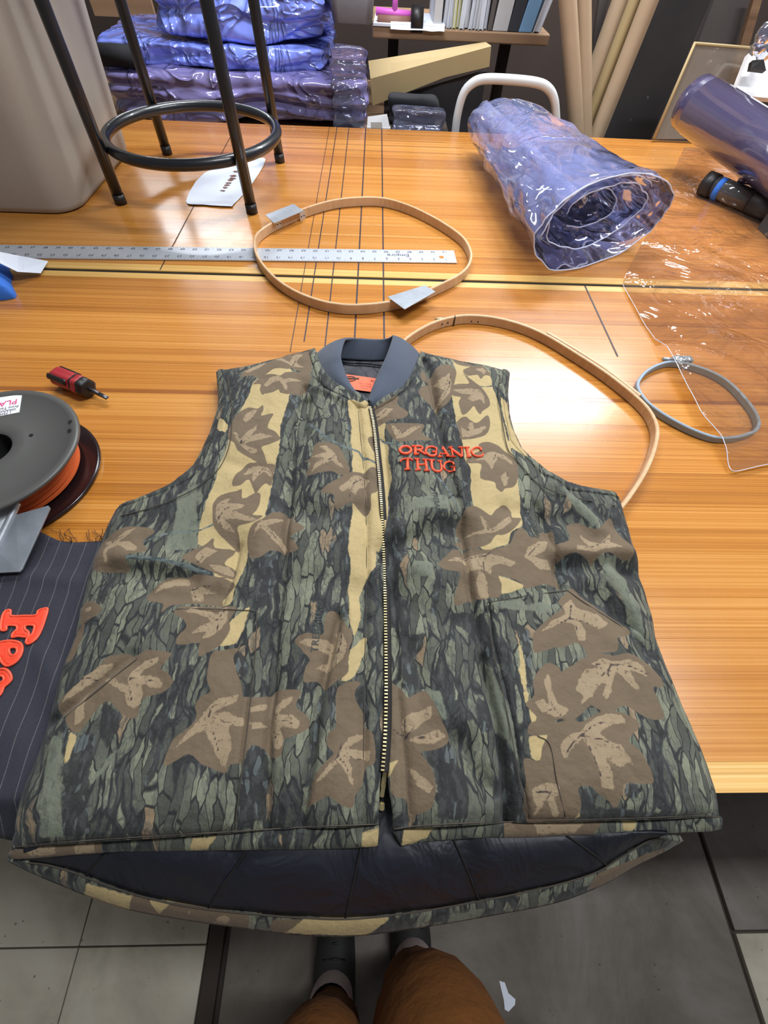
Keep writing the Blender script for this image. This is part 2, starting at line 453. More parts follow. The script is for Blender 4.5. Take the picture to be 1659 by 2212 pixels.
# ---------------------------------------------------------------- cutting table
T = thing('cutting_table', 'large varnished pine cutting table in two sections with drawn guide lines', 'table', (0, .86, 0))
XA, XB = -1.75, 2.25
def board(y0, y1, mat, name='board', z0=TZ - .034, z1=TZ):
    box(name, (XA, y0 + .00003, z0), (XB, y1 - .00003, z1), mat, T, 0.00025)
rb = random.Random(3)
ys = [0.0165, 0.0485]
while ys[-1] < .80: ys.append(ys[-1] + rb.choice((.036, .044, .05, .058)))
ys[-1] = .8455
board(-.009, 0.0165, M['edge_strip'], 'edge_strip')
M['dark_strip'] = wood_mat('dark_pine', [(112, 60, 22), (146, 86, 34), (166, 104, 46)])
ys = [y for y in ys if not .49 < y < .56]; ys = sorted(ys + [.519, .5275])
for a, b in zip(ys[:-1], ys[1:]): board(a, b, M['dark_strip'] if a == .519 else M['board'])
board(.8455, .8645, M['edge_strip'], 'edge_strip')
box('gap_shade_strip', (XA, .8646, TZ - .03), (XB, .8744, TZ - .0022), M['darkhole'], T)  # black strip standing in for the shade in the open gap
ys = [.898]
while ys[-1] < 1.69: ys.append(ys[-1] + rb.choice((.04, .05, .06, .07)))
ys[-1] = 1.738
board(.8745, .898, M['edge_strip'], 'edge_strip')
for a, b in zip(ys[:-1], ys[1:]): board(a, b, M['board'])
box('apron', (XA + .05, .02, TZ - .15), (XB - .05, .06, TZ - .034), M['dark_frame'], T, .003)
box('apron', (XA + .05, 1.67, TZ - .15), (XB - .05, 1.71, TZ - .034), M['dark_frame'], T, .003)
box('added_dark_shelf', (XA + .06, .05, .24), (XB - .06, 1.66, .265), M['dark_frame'], T, .003)  # dark board added to deepen the black under the table
box('stretcher', (XA + .05, .03, .18), (XB - .05, .05, .27), M['dark_frame'], T, .003)
for x in (XA + .12, .2, XB - .12):
    for y in (.06, .8, 1.6): box('leg', (x - .045, y, 0), (x + .045, y + .09, TZ - .034), M['dark_frame'], T, .004)
def mark(p, q, w, z=.0006):
    a, b = at(*p)[:2], at(*q)[:2]; d = (b - a) / np.linalg.norm(b - a); n = np.array([-d[1], d[0]]) * w / 2
    mesh('guide_line', [(v[0], v[1], TZ + z) for v in (a + n, b + n, b - n, a - n)], [(0, 3, 2, 1)], M['line'], T)
for top, mid, lowp, w in (((711.8, 274.7), (683, 597.5 - 2), (627, 760), .0014), ((728, 275.8), (679.5, 592), (657, 738), .0022),
                        ((753.6, 276.9), (718.5, 593), (702, 749), .0022), ((789.9, 279), (773.8, 594.5), (766, 735), .0030), ((824.6, 280), (828.5, 596), (830, 735), .0030)):
    tp, lp = at(*top), at(*lowp)
    def lerp_y(Y): k_ = (Y - tp[1]) / (lp[1] - tp[1]); return tp[:2] + (lp[:2] - tp[:2]) * k_
    for Y0, Y1 in ((1.737, .8747), (.8643, lp[1])):
        a, b = lerp_y(Y0), lerp_y(Y1); d = (b - a) / np.linalg.norm(b - a); n = np.array([-d[1], d[0]]) * w / 2
        mesh('guide_line', [(v[0], v[1], TZ + .0006) for v in (a + n, b + n, b - n, a - n)], [(0, 1, 2, 3)], M['line'], T)
mark((497, 297), (346, 583), .002)
mark((1263, 617), (1334, 770), .003)
mark((610, 283), (1010, 297), .0010); mark((610, 297), (960, 308), .0010); mark((610, 308.5), (1000, 320), .0010); mark((610, 319), (1000, 334), .0012)

# ---------------------------------------------------------------- straight edge ruler
Rr = thing('straight_edge', 'long aluminium straight edge ruler lying across the table under the bowed wooden hoop', 'ruler', at(500, 552))
a0, a1 = at(986.6, 570), at(981, 544.5)
dirx = (at(59.7, 553) - at(962.5, 563.2)); dirx[2] = 0; dirx /= np.linalg.norm(dirx)      # towards higher inch numbers (left)
diry = np.array([dirx[1], -dirx[0], 0]);  diry = diry if diry[1] > 0 else -diry
o0 = a0.copy(); IN = .0254; RZ = TZ + .003
o1 = at(962.5, 563.2) - dirx * IN; o0 = o0 + dirx * float((o1 - o0) @ dirx) * 0.0
Lr = 49 * IN
bm = bmesh.new()
def rp(s, t, z): p = o0 + dirx * s + diry * t; return (p[0], p[1], z)
vs = [bm.verts.new(rp(s, t, z)) for z in (TZ + .0006, RZ) for s, t in ((0, 0), (Lr, 0), (Lr, .0508), (0, .0508))]
for f in ((0, 1, 2, 3), (4, 5, 6, 7), (0, 1, 5, 4), (1, 2, 6, 5), (2, 3, 7, 6), (3, 0, 4, 7)): bm.faces.new([vs[i] for i in f])
bmesh.ops.bevel(bm, geom=bm.edges[:], offset=.0004, segments=1, affect='EDGES')
bm_mesh('blade', bm, M['alu'], Rr)
items = []
inch0 = float((at(962.5, 563.2) - o0) @ dirx) - IN
for n in range(1, 38):
    s = inch0 + n * IN
    items.append((str(n), .0105, rp(s, .0125, RZ + .0002), tuple(dirx), tuple(-diry)))
    items.append((str(72 - n), .0105, rp(s, .0405, RZ + .0002), tuple(-dirx), tuple(diry)))
pe = inch0 + 5 * IN
logo_ = [('Empire', .017, rp(pe, .027, RZ + .0002), tuple(dirx), tuple(-diry))]
text_many('maker_name', logo_, M['ink'], Rr)
text_many('numeral', items, M['ink'], Rr, split=True)
V, Fc = [], []
def tick(s, t0, t1, w):
    b = len(V)
    for ss, tt in ((s - w, t0), (s + w, t0), (s + w, t1), (s - w, t1)): V.append(rp(ss, tt, RZ + .00015))
    Fc.append((b, b + 1, b + 2, b + 3))
for n in range(0, 37 * 4):
    s = inch0 + n * IN / 4; ln = .009 if n % 4 == 0 else .006 if n % 2 == 0 else .004
    tick(s, .0006, ln, .00025); tick(s, .0502, .0508 - ln, .00025)
mesh('graduations', V, Fc, M['ink'], Rr, kind='stuff')
hp = at(953.5, 555.5, .003)
lathe('hang_hole', [(0.0, 0), (.0055, 0)], M['board'], Rr, (hp[0], hp[1], RZ + .0003), n=20)

# ---------------------------------------------------------------- hoops
def hoop_path(pts, z, n=5, closed=True):
    return smoothline([at(x, y, z) for x, y in pts], n, closed)
def ring(name, path, w, h, mat, parent, closed=True, b=.0012):
    P = [np.array([p[0], p[1], p[2] - h / 2]) for p in path]
    return sweep(name, P, rect(w, h, b), mat, parent, closed, smooth=False)
H1 = thing('wooden_hoop', 'bowed rounded-square beech hoop with two sheet-metal clips lying over the ruler', 'hoop', at(780, 545))
hz = .020
hp1 = hoop_path([(549, 520), (556, 502), (580, 484), (612, 468), (660, 448), (720, 431), (780, 425), (830, 427), (880, 441), (930, 464), (975, 491), (1004, 515), (1018, 545), (1012, 572), (990, 593), (950, 613), (915, 629), (880, 641), (840, 650), (790, 656), (740, 656), (690, 647), (640, 628), (600, 603), (570, 573), (553, 545)], hz)
hb = [p.copy() for p in hp1]
for p in hb: p[2] = TZ + hz
ring('outer_band', hb, .0052, .0195, M['hoop_wood'], H1)
def clip(parent, pts, z, mat, t=.0012):
    c = [at(x, y, z) for x, y in pts]
    return slab('clip_plate', c, t, mat, parent)
clip(H1, [(573, 464), (592, 482), (655, 455), (634, 440)], hz + .002, M['steel'])
for (x, y) in ((596, 474), (648, 457)):
    p = at(x, y, hz); q = at(x + 14, y - 6, hz)
    d = (q - p); d /= np.linalg.norm(d)
    nrm = np.array([-d[1], d[0], 0]) * -.0042
    tb = slab('clip_tab', [p - d * .006 + nrm, p + d * .010 + nrm, p + d * .010 + nrm - np.array([0, 0, .016]), p - d * .006 + nrm - np.array([0, 0, .016])], .001, M['steel'], H1)
    for s in (-.002, .006):
        lathe('rivet', [(0, .0012), (.0012, .0008), (.0014, 0)], M['darkhole'], H1, p + d * s + nrm * 1.3 - np.array([0, 0, .008]), axis=tuple(nrm / np.linalg.norm(nrm)), n=8)
clip(H1, [(837, 641), (874, 668), (941, 630), (918, 616)], hz + .004, M['dull_steel'])
pk = at(852, 655, .010)
H2 = thing('wooden_hoop', 'large pale beech hoop partly hidden under the right shoulder of the camouflage vest', 'hoop', at(1150, 900))
pts2 = [(868, 739), (900, 714), (945, 692), (1000, 680), (1060, 683), (1120, 697), (1180, 722), (1250, 764), (1310, 803), (1368, 848), (1404, 884), (1421, 922), (1417, 962), (1399, 1010), (1371, 1057), (1338, 1100), (1285, 1150), (1190, 1165), (1080, 1130), (960, 1050), (880, 930), (848, 830), (850, 768)]
hz2 = .018
p2 = hoop_path(pts2, hz2)
for p in p2: p[2] = TZ + hz2
ring('outer_band', p2, .0056, .0175, M['hoop_wood'], H2)
sp = smoothline([at(x, y, hz2 + .001) for x, y in ((1183, 717), (1250, 757), (1310, 796), (1366, 839), (1384, 853))], 5)
for p in sp: p[2] = TZ + hz2 + .0012
ring('splice_strip', sp, .0058, .0185, M['hoop_wood'], H2, False)
for (x, y) in ((955, 694), (967, 691), (1018, 688), (1032, 689)):
    p = at(x, y + 4, .010); lathe('pin_hole', [(0, .0006), (.0014, .0004), (.0015, 0)], M['darkhole'], H2, p + np.array([0, -.0034, 0]), axis=(0.1, -1, 0.1), n=8)
ca = at(983, 683, hz2)
box('joint_line', (ca[0] - .0006, ca[1] - .004, TZ + .001), (ca[0] + .0006, ca[1] + .003, TZ + hz2 + .0004), M['darkhole'], H2)
ca = at(948, 686, hz2); sweep('brass_pin', [(ca[0] - .006, ca[1] + .004, TZ + .012), (ca[0] + .012, ca[1] + .008, TZ + .012)], circ(.0022, 8), M['brass'], H2)
H3 = thing('plastic_hoop', 'small grey-blue plastic embroidery hoop under the clear sheet at right', 'hoop', at(1510, 862))
hz3 = .012
p3 = smoothline([at(x, y, hz3) for x, y in ((1379, 833), (1387, 812), (1403, 797), (1427, 785), (1453, 780), (1494, 786), (1546, 805), (1586, 832), (1626, 877), (1641, 908), (1636, 926), (1622, 934), (1588, 943), (1549, 943), (1510, 931), (1469, 912), (1428, 888), (1396, 862))], 5, True)
for p in p3: p[2] = TZ + hz3
ring('ring_band', p3, .005, .0115, M['grey_plastic'], H3)
pa, pb = at(1455, 772, hz3), at(1497, 777, hz3)
box('tension_lug', (pa[0], pb[1] - .004, TZ + .001), (pb[0], pa[1] + .004, TZ + hz3 + .002), M['grey_plastic'], H3, .002)
pc = at(1432, 776, .009)
sweep('tension_screw', [pc, pc + np.array([.022, .0, 0])], circ(.0035, 8), M['dull_steel'], H3)

# ---------------------------------------------------------------- clear vinyl sheet
def grid_panel(poly, step, zf, skirt=None):
    """square-mesh sheet cut to an outline; poly in metres; returns verts, faces"""
    poly = np.array([p[:2] for p in poly]); lo = poly.min(0) - step; hi = poly.max(0) + step
    nx = int((hi[0] - lo[0]) / step) + 2; ny = int((hi[1] - lo[1]) / step) + 2
    gx = lo[0] + np.arange(nx) * step; gy = lo[1] + np.arange(ny) * step
    cx, cy = np.meshgrid(gx[:-1] + step / 2, gy[:-1] + step / 2)
    ins = inside(np.stack([cx.ravel(), cy.ravel()], 1), poly).reshape(ny - 1, nx - 1)
    idx = -np.ones((ny, nx), int)
    use = np.zeros((ny, nx), bool)
    use[:-1, :-1] |= ins; use[1:, :-1] |= ins; use[:-1, 1:] |= ins; use[1:, 1:] |= ins
    full = np.zeros((ny, nx), int)
    full[:-1, :-1] += ins; full[1:, :-1] += ins; full[:-1, 1:] += ins; full[1:, 1:] += ins
    jj, ii = np.nonzero(use); idx[jj, ii] = np.arange(len(jj))
    P = np.stack([gx[ii], gy[jj]], 1)
    bd = full[jj, ii] < 4
    B = P[bd]; best = np.full(len(B), 1e9); near = B.copy()
    for i in range(len(poly)):
        A, C = poly[i], poly[(i + 1) % len(poly)]; d = C - A
        t = np.clip(((B - A) @ d) / (d @ d + 1e-18), 0, 1); Q = A + t[:, None] * d
        e = np.hypot(*(B - Q).T); m = e < best; best[m] = e[m]; near[m] = Q[m]
    P[bd] = near
    qj, qi = np.nonzero(ins)
    Fc = np.stack([idx[qj, qi], idx[qj, qi + 1], idx[qj + 1, qi + 1], idx[qj + 1, qi]], 1)
    z = zf(P)
    V = np.column_stack([P, z])
    if skirt is not None:
        ed = {}
        for f in Fc:
            for a, b in ((f[0], f[1]), (f[1], f[2]), (f[2], f[3]), (f[3], f[0])):
                k_ = (a, b) if a < b else (b, a); ed[k_] = (a, b) if k_ not in ed else None
        be = [e for e in ed.values() if e is not None]
        bv = sorted({v for e in be for v in e}); mp = {v: len(V) + i for i, v in enumerate(bv)}
        low = V[bv].copy(); low[:, 2] = skirt(low)
        V = np.vstack([V, low])
        Fc = [tuple(f) for f in Fc] + [(b, a, mp[a], mp[b]) for a, b in be]
    else:
        Fc = [tuple(f) for f in Fc]
    return V, Fc
sheet_px = [(1478, 318), (1440, 400), (1400, 500), (1352, 590), (1345, 612), (1388, 690), (1440, 772), (1466, 825), (1490, 870), (1508, 905), (1545, 948), (1556, 972), (1572, 1002), (1584, 1018), (1620, 1012), (1659, 1004), (1760, 990), (1900, 980), (1900, 560), (1760, 400), (1600, 330)]
hc = at(1510, 862)
def sheet_z(P):
    z = .0035 + .0055 * np.abs(vnoise(P, 6.0, 3.1)) + .004 * np.abs(vnoise(P, 14.0, 8.1))
    d = np.hypot(P[:, 0] - hc[0], P[:, 1] - hc[1])
    z = np.maximum(z, np.where(d < .2, .0165 * np.exp(-(np.maximum(d - .115, 0) / .03) ** 2) + .001 * np.abs(vnoise(P, 25, 2)), 0))
    return TZ + z
V, Fc = grid_panel([at(x, y, .004) for x, y in sheet_px], .006, sheet_z)
sh = mesh('clear_vinyl_sheet', V, Fc, M['sheet_film'], None, True)
tag(sh, 'loose clear vinyl sheet spread over the right side of the table', 'vinyl sheet')
rim = smoothline([at(x, y, .006) for x, y in sheet_px[4:17]], 6)
for p in rim: p[2] = float(sheet_z(np.array([p[:2]]))[0]) + .0003
sweep('cut_edge', rim, circ(.0006, 6), M['roll_edge'], sh)

# ---------------------------------------------------------------- roll of clear vinyl
VR = thing('vinyl_roll', 'loosely rolled bundle of clear bluish vinyl on the back of the table', 'vinyl roll', at(1230, 480))
cF, cN = np.array([.378, 1.57]), np.array([.468, .955])
RB = .152
def roll_sheet(name, turns, r0, r1, phase, s0, s1, seed, mat, parent, na=150, ns=70, edge=True):
    V, Fc = [], []
    for i in range(ns + 1):
        s = i / ns
        for j in range(na + 1):
            q = j / na; a = phase + q * turns * 2 * math.pi
            r = r0 + (r1 - r0) * q
            c = cF + (cN - cF) * (s0 + (s1 - s0) * s)
            grow = .80 + .25 * s
            n1 = noise.noise(Vector((math.cos(a) * 2.0 + seed, math.sin(a) * 2.0, s * 5.0 + q)))
            n2 = noise.noise(Vector((math.cos(a) * 5 + seed, math.sin(a) * 5, s * 13.0 + q * 3)))
            n3 = abs(noise.noise(Vector((a * 1.2 + seed, s * 9.0, q * 4))))
            rr = r * grow * (1 + .10 * n1 + .045 * n2 - .02 * n3 * (1 - q))
            x = c[0] + rr * math.cos(a) * 1.0
            sk = (s - .5) * 2
            y = c[1] + rr * math.cos(a) * (.5 * max(0, sk) - .05) + .02 * noise.noise(Vector((a * .8, seed, 2))) * (1 if s in (0, 1) else .3)
            z = RB * grow * .50 + rr * math.sin(a) * .52
            V.append((x, y, TZ + max(.002 + .004 * q, z)))
    for i in range(ns):
        for j in range(na):
            a_ = i * (na + 1) + j; Fc.append((a_, a_ + 1, a_ + na + 2, a_ + na + 1))
    o = mesh(name, V, Fc, mat, parent, True)
    if edge:
        P = [np.array(V[ns * (na + 1) + j]) for j in range(0, na + 1, 2)]
        sweep('cut_edge', P, circ(.0013, 6), M['roll_edge'], o, up=(.2, 1, .3))
    return o
roll_sheet('outer_wrap', 1.15, .152, .140, 2.2, 0.0, 1.0, 1.3, M['roll_film'], VR)
roll_sheet('inner_wrap', 1.3, .122, .096, .6, 0.02, .95, 5.1, M['roll_film'], VR, 200, 60)
roll_sheet('core_fold', .9, .066, .052, 4.0, .10, .88, 9.7, M['roll_film'], VR, 90, 40)

# ---------------------------------------------------------------- stool, bin, paper
ST = thing('metal_stool', 'black tubular metal stool standing on the table beside the putty-coloured bin', 'stool', at(440, 390))
feet = [at(262, 440), at(362, 333), at(605, 350), at(545, 460)]
sc_ = sum(feet) / 4
for ft in feet:
    P = [sc_ + (ft - sc_) * (1 - .15 * z) + np.array([0, 0, z]) for z in (0.004, .2, .4, .62)]
    lg = sweep('leg', P, circ(.0125, 14), M['black_paint'], ST)
    sweep('foot_cap', [P[0] - np.array([0, 0, .004]), P[0] + (P[1] - P[0]) * .08], circ(.0132, 14), M['soft_black'], lg)
sweep('footrest_ring', [sc_ + np.array([.195 * math.cos(a), .195 * math.sin(a), .097]) for a in np.linspace(0, 2 * math.pi, 65)[:-1]], circ(.0115, 12), M['black_paint'], ST, True)
sweep('seat_ring', [sc_ + np.array([.180 * math.cos(a), .180 * math.sin(a), .60]) for a in np.linspace(0, 2 * math.pi, 49)[:-1]], circ(.0115, 10), M['black_paint'], ST, True)
lathe('seat', [(0, .60), (.17, .60), (.19, .615), (.19, .635), (.17, .65), (0, .655)], M['black_paint'], ST, sc_, n=40)

BN = thing('waste_bin', 'putty-grey plastic waste bin standing upright on the table at left', 'bin', (-.88, 1.30, TZ))
def rrect(x0, x1, y0, y1, r, n=7):
    out = []
    for cx, cy, a0 in ((x1 - r, y1 - r, 0), (x0 + r, y1 - r, 90), (x0 + r, y0 + r, 180), (x1 - r, y0 + r, 270)):
        for i in range(n): t = math.radians(a0 + 90 * i / (n - 1)); out.append((cx + r * math.cos(t), cy + r * math.sin(t)))
    return out
def loft(name, loops, mat, parent, cap0=True, cap1=False, smooth=True, **kw):
    m = len(loops[0]); V = [p for l in loops for p in l]; Fc = []
    for i in range(len(loops) - 1):
        for q in range(m): Fc.append((i * m + q, i * m + (q + 1) % m, (i + 1) * m + (q + 1) % m, (i + 1) * m + q))
    if cap0: Fc.append(tuple(range(m))[::-1])
    if cap1: Fc.append(tuple((len(loops) - 1) * m + q for q in range(m)))
    return mesh(name, V, Fc, mat, parent, smooth, **kw)
lo = []
for z, g, r in ((.001, -.012, .05), (.004, -.004, .055), (.014, .0, .06), (.10, .008, .062), (.30, .028, .066), (.55, .05, .07), (.62, .056, .072)):
    lo.append([(x, y, TZ + z) for x, y in rrect(-1.08 - g, -.674 + g, 1.095 - g * .6, 1.505 + g * .6, r)])
inn = [[(x, y, TZ + z) for x, y in rrect(-1.08 - g + .004, -.674 + g - .004, 1.095 - g * .6 + .004, 1.505 + g * .6 - .004, .06)] for z, g in ((.62, .056), (.02, .0))]
loft('body', lo + inn, M['bin'], BN, True, True)
loft('rim', [[(x, y, TZ + z) for x, y in rrect(-1.08 - g, -.674 + g, 1.095 - g, 1.505 + g, .075)] for z, g in ((.60, .052), (.60, .066), (.632, .066), (.632, .052))], M['bin'], BN, False, False)

PS = thing('paper_sheet', 'white paper with a line of brown lettering lying under the stool', 'paper', at(480, 400))
pp = [at(*p) for p in ((402, 437), (440, 445), (497, 449), (506, 442), (545, 398), (574, 344), (530, 350), (443, 374))]
poly = [p[:2] for p in smoothline(pp, 3, True)]
V, Fc = grid_panel(poly, .008, lambda P: TZ + .0014 + .006 * np.clip((at(430, 440)[1] + .02 - P[:, 1]) / .06, 0, 1) ** 2 * (1 + .3 * vnoise(P, 20)))
mesh('sheet', V, Fc, M['paper'], PS, True)
for i_, (zx, zy) in enumerate(((985, 300), (940, 370), (920, 410), (890, 440), (860, 485), (830, 520), (805, 560), (765, 610))):
    c_ = at(380 + zx * .1326, 330 + zy * .1326, .003); w_ = .009 - .0004 * i_
    blob = [(c_[0] + w_ * math.cos(t) * (.7 + .5 * ((j_ * 5 + i_) % 3) / 2), c_[1] + .55 * w_ * math.sin(t) * (.7 + .6 * ((j_ * 7 + i_) % 4) / 3)) for j_, t in enumerate(np.linspace(0, 2 * math.pi, 11)[:-1])]
    prism('brown_letter', blob, TZ + .0022, TZ + .0027, M['brown_print'], PS)

# ---------------------------------------------------------------- filament spool
SC = at(38, 985, .003) * 1.0
SPc = np.array([-.476, .352, TZ])
SP = thing('filament_spool', 'black plastic spool of orange filament lying flat at the left edge', 'spool', SPc)
zt = .055
lathe('lower_flange', [(.028, .001), (.102, .001), (.105, .002), (.105, .0055), (.102, .0062), (.098, .0048), (.028, .0048)], M['black_gloss'], SP, SPc, n=96)
lathe('hub', [(.028, .0045), (.028, zt - .003), (.034, zt - .003), (.034, .0045)], M['black_plastic'], SP, SPc, n=48)
fp = [(.034, .0055)]
nr = 18
for i in range(nr):
    z = .0065 + (zt - .010) * (i + .0) / nr
    base = .079 + (.002 if i % 3 else -.001)
    fp += [(base, z), (base + .0016, z + .0016)]
fp.append((.034, zt - .003))
lathe('filament', fp, M['orange_fil'], SP, SPc, n=96)
lathe('upper_flange', [(.027, zt - .003), (.102, zt - .003), (.105, zt - .002), (.105, zt + .0015), (.102, zt + .0022), (.0965, zt + .0022), (.095, zt + .0006), (.048, zt + .0006), (.044, zt + .0016), (.030, zt + .0016), (.027, zt - .001)], M['black_plastic'], SP, SPc, n=96)
lathe('bore', [(0, .001), (.0268, .001), (.0268, zt - .002)], M['darkhole'], SP, SPc, n=48)
for (x, y) in ((153, 912), (151, 931), (67, 940)):
    p = at(x, y, zt + .001); lathe('thread_hole', [(0, 0), (.0026, 0)], M['darkhole'], SP, (p[0], p[1], TZ + zt + (.0026 if x > 100 else .0011)), n=14)
la, lb = at(-70, 870, zt), at(49, 853, zt); lc, ld = at(43, 892, zt), at(-75, 915, zt)
zz = TZ + zt + .0012
lbz = slab('paper_label', [(p[0], p[1], zz) for p in (ld, lc, lb, la)], .0003, M['white'], SP)
ux = (lc - ld); ux[2] = 0; ux /= np.linalg.norm(ux); uy = np.array([-ux[1], ux[0], 0])
def lab(px, py, s, size): o = at(px, py, zt); return (s, size, (o[0], o[1], zz + .0004), tuple(-ux), tuple(-uy))
text_many('label_print', [lab(16, 883, 'Print Temp', .0062), lab(12, 889.5, 'ORANGE -', .0056), lab(6, 896, '1.75MM P', .0056)], M['ink'], lbz)
text_many('brand_print', [lab(12, 873, 'PLA+', .0135)], M['magenta'], lbz)

# ---------------------------------------------------------------- steel bracket on the fabric
BK = thing('steel_bracket', 'bent steel plate with a rolled bright edge leaning against the spool', 'bracket', at(40, 1180))
z1, z2 = .030, .016
c = [at(-60, 1262, z2), at(44, 1233, z2), at(108, 1093, z1), at(36, 1100, z1), at(-40, 1130, z1)]
cc = [at(x, y, z) for x, y, z in ((-60, 1240, .014), (42, 1235, .014), (48, 1229, .014), (108, 1097, .034), (104, 1092, .035), (34, 1112, .036), (-60, 1140, .034))]
slab('plate', cc, .0016, M['dull_steel'], BK)
sweep('rolled_edge', smoothline([at(37, 1087, .040), at(26, 1112, .036), at(8, 1150, .030), at(-30, 1225, .020)], 4), circ(.0042, 10), M['steel'], BK)
slab('web', [at(37, 1087, .040), at(-40, 1085, .05), at(-60, 1200, .03), at(-30, 1225, .02)], .0016, M['steel'], BK)

# ---------------------------------------------------------------- stubby screwdriver
SD = thing('stubby_screwdriver', 'stubby screwdriver with red and black handle lying on the table', 'screwdriver', at(160, 825))
ha, hbx = at(124, 811, .017), at(190, 838, .017); tip = at(212, 850, .010)
ha[2] = hbx[2] = TZ + .0160
ax = (hbx - ha); Lh = np.linalg.norm(ax); ax /= Lh
q = Vector(ax).to_track_quat('Z', 'Y').to_matrix()
def hexr(r, a): return r * (1 + .06 * math.cos(6 * a))
def body(name, prof, mat, lobes=True, n=36, half=None):
    V, Fc = [], []; m = len(prof)
    for i in range(n):
        a = 2 * math.pi * i / n
        for r, h in prof:
            rr = hexr(r, a) if lobes else r
            w = q @ Vector((rr * math.cos(a), rr * math.sin(a), h)); V.append((ha[0] + w.x, ha[1] + w.y, ha[2] + w.z))
    for i in range(n):
        j = (i + 1) % n
        for k_ in range(m - 1): Fc.append((i * m + k_, j * m + k_, j * m + k_ + 1, i * m + k_ + 1))
    return mesh(name, V, Fc, mat, SD, True)
body('grip', [(0, -.004), (.009, -.0035), (.013, 0), (.0145, .004), (.0145, Lh * .55), (.0135, Lh * .62)], M['red_plastic'])
body('black_collar', [(.0135, Lh * .58), (.0138, Lh * .63), (.0135, Lh * .68)], M['soft_black'])
body('red_band', [(.0135, Lh * .66), (.0148, Lh * .70), (.0148, Lh * .82), (.014, Lh * .84)], M['red_plastic'])
body('nose', [(.0140, Lh * .82), (.0146, Lh * .88), (.0135, Lh * .99), (.010, Lh * 1.02), (0, Lh * 1.03)], M['soft_black'])
for a_ in (0.4, 2.5, 4.6):
    P = []
    for h in np.linspace(-.001, Lh * .56, 8):
        w = q @ Vector((.0143 * math.cos(a_), .0143 * math.sin(a_), h)); P.append((ha[0] + w.x, ha[1] + w.y, ha[2] + w.z))
    sweep('rubber_inset', P, circ(.0045, 10, .0022), M['soft_black'], SD, up=tuple(np.array(P[0]) - ha))
st = ha + ax * (Lh * 1.0)
en = st + ax * .020; en[2] -= .003
M['dark_steel'] = plain('dark_steel', (84, 84, 88), .35, .8)
sweep('shaft', [st, en], circ(.0032, 12), M['dark_steel'], SD)
sweep('tip', [en, en + (en - st) / np.linalg.norm(en - st) * .014], rect(.0062, .0024, .0004), M['dark_steel'], SD)

# ---------------------------------------------------------------- blue cloth with a paper tag
BC = thing('blue_cloth', 'bundle of bright blue cloth at the left edge with a white paper tag', 'cloth', at(0, 600))
bp = [at(*p, .01) for p in ((-60, 540), (-10, 548), (10, 565), (20, 585), (17, 602), (29, 628), (24, 634), (0, 638), (-60, 640))]
bpoly = [p[:2] for p in bp]
def bz(P):
    d = -poly_sdf(P, np.array(bpoly)); return TZ + .004 + .045 * np.clip(d / .05, 0, 1) ** .6 + .008 * vnoise(P, 35, 1)
V, Fc = grid_panel(bpoly, .005, bz, lambda L: np.full(len(L), TZ + .0005))
mesh('folds', V, Fc, M['blue_cloth'], BC, True)
tg = [at(*p, .05 if i < 2 else .012) for i, p in enumerate(((-25, 528), (-30, 558), (36, 588), (88, 590), (105, 563), (60, 562)))]
tg = [at(-20, 540, .052), at(-25, 556, .05), at(38, 587, .02), at(88, 590, .008), at(104, 564, .008), at(40, 552, .02)]
t1 = slab('paper_tag', [tg[1], tg[2], tg[5], tg[0]], .0005, M['paper'], BC)
t2 = slab('paper_tag', [tg[2], tg[3], tg[4], tg[5]], .0005, M['paper'], BC)
cx_ = at(62, 574, .0145)
V, Fc = [], []
d_ = (tg[3] - tg[2]) / np.linalg.norm(tg[3] - tg[2]); e_ = (tg[5] - tg[2]) / np.linalg.norm(tg[5] - tg[2])
nn = np.cross(d_, e_); nn *= np.sign(nn[2])
for i in range(9):
    b = len(V); s0 = .008 + i * .0034; w_ = .0009 + .0009 * ((i * 7) % 3 == 0)
    for s, t in ((s0, .008), (s0 + w_ * 1.3, .008), (s0 + w_ * 1.3, .03), (s0, .03)): V.append(tg[2] + d_ * s + e_ * t + nn * .0008)
    Fc.append((b, b + 1, b + 2, b + 3))
mesh('bar_print', V, Fc, M['ink'], t2)

# ---------------------------------------------------------------- things at the right of the table
TR = thing('tinted_film_roll', 'thick roll of dark violet tinted film propped at the right of the table', 'film roll', at(1560, 400))
ra, rb_ = at(1497, 222, .135), at(1720, 372, .105)
dr = (rb_ - ra) / np.linalg.norm(rb_ - ra); rb_ = ra + dr * .9
sweep('film_roll_body', [ra + dr * t for t in (0, .02, .3, .6, .9)], circ(.057, 40), M['tint_roll'], TR)
sweep('core_tube', [ra - dr * .004, ra + dr * .1], circ(.032, 28), M['cardboard'], TR)
sweep('loose_wrap', [ra + dr * .035, ra + dr * .5, ra + dr * .9], circ(.0590, 40), M['tint_roll'], TR)
for k_, (x_, y_) in enumerate(((.04, 0), (.52, 0))):
    c_ = ra + dr * (.46 + .34 * k_)
    box('rest_block', (c_[0] - .05, c_[1] - .05, TZ + .0005), (c_[0] + .05, c_[1] + .05, c_[2] - .05), M['dark_board'], TR, .003)
FLt = thing('torch', 'dark smoky tube torch with black end cap lying at the right edge', 'torch', at(1590, 430))
ta, tb = at(1532, 398, .028), at(1690, 462, .028)
ta[2] = tb[2] = TZ + .027
dt = (tb - ta) / np.linalg.norm(tb - ta)
M['smoke'] = plain('smoked_tube', (64, 62, 62), 0.12, var=0.3, scale=20, coat=1.0)
sweep('end_cap', [ta - dt * .012, ta + dt * .016], circ(.0265, 28), M['soft_black'], FLt)
sweep('barrel', [ta + dt * .016, ta + dt * .12], circ(.024, 28), M['smoke'], FLt)
sweep('blue_band', [ta + dt * .026, ta + dt * .040], circ(.0243, 28), M['blue_cloth'], FLt)
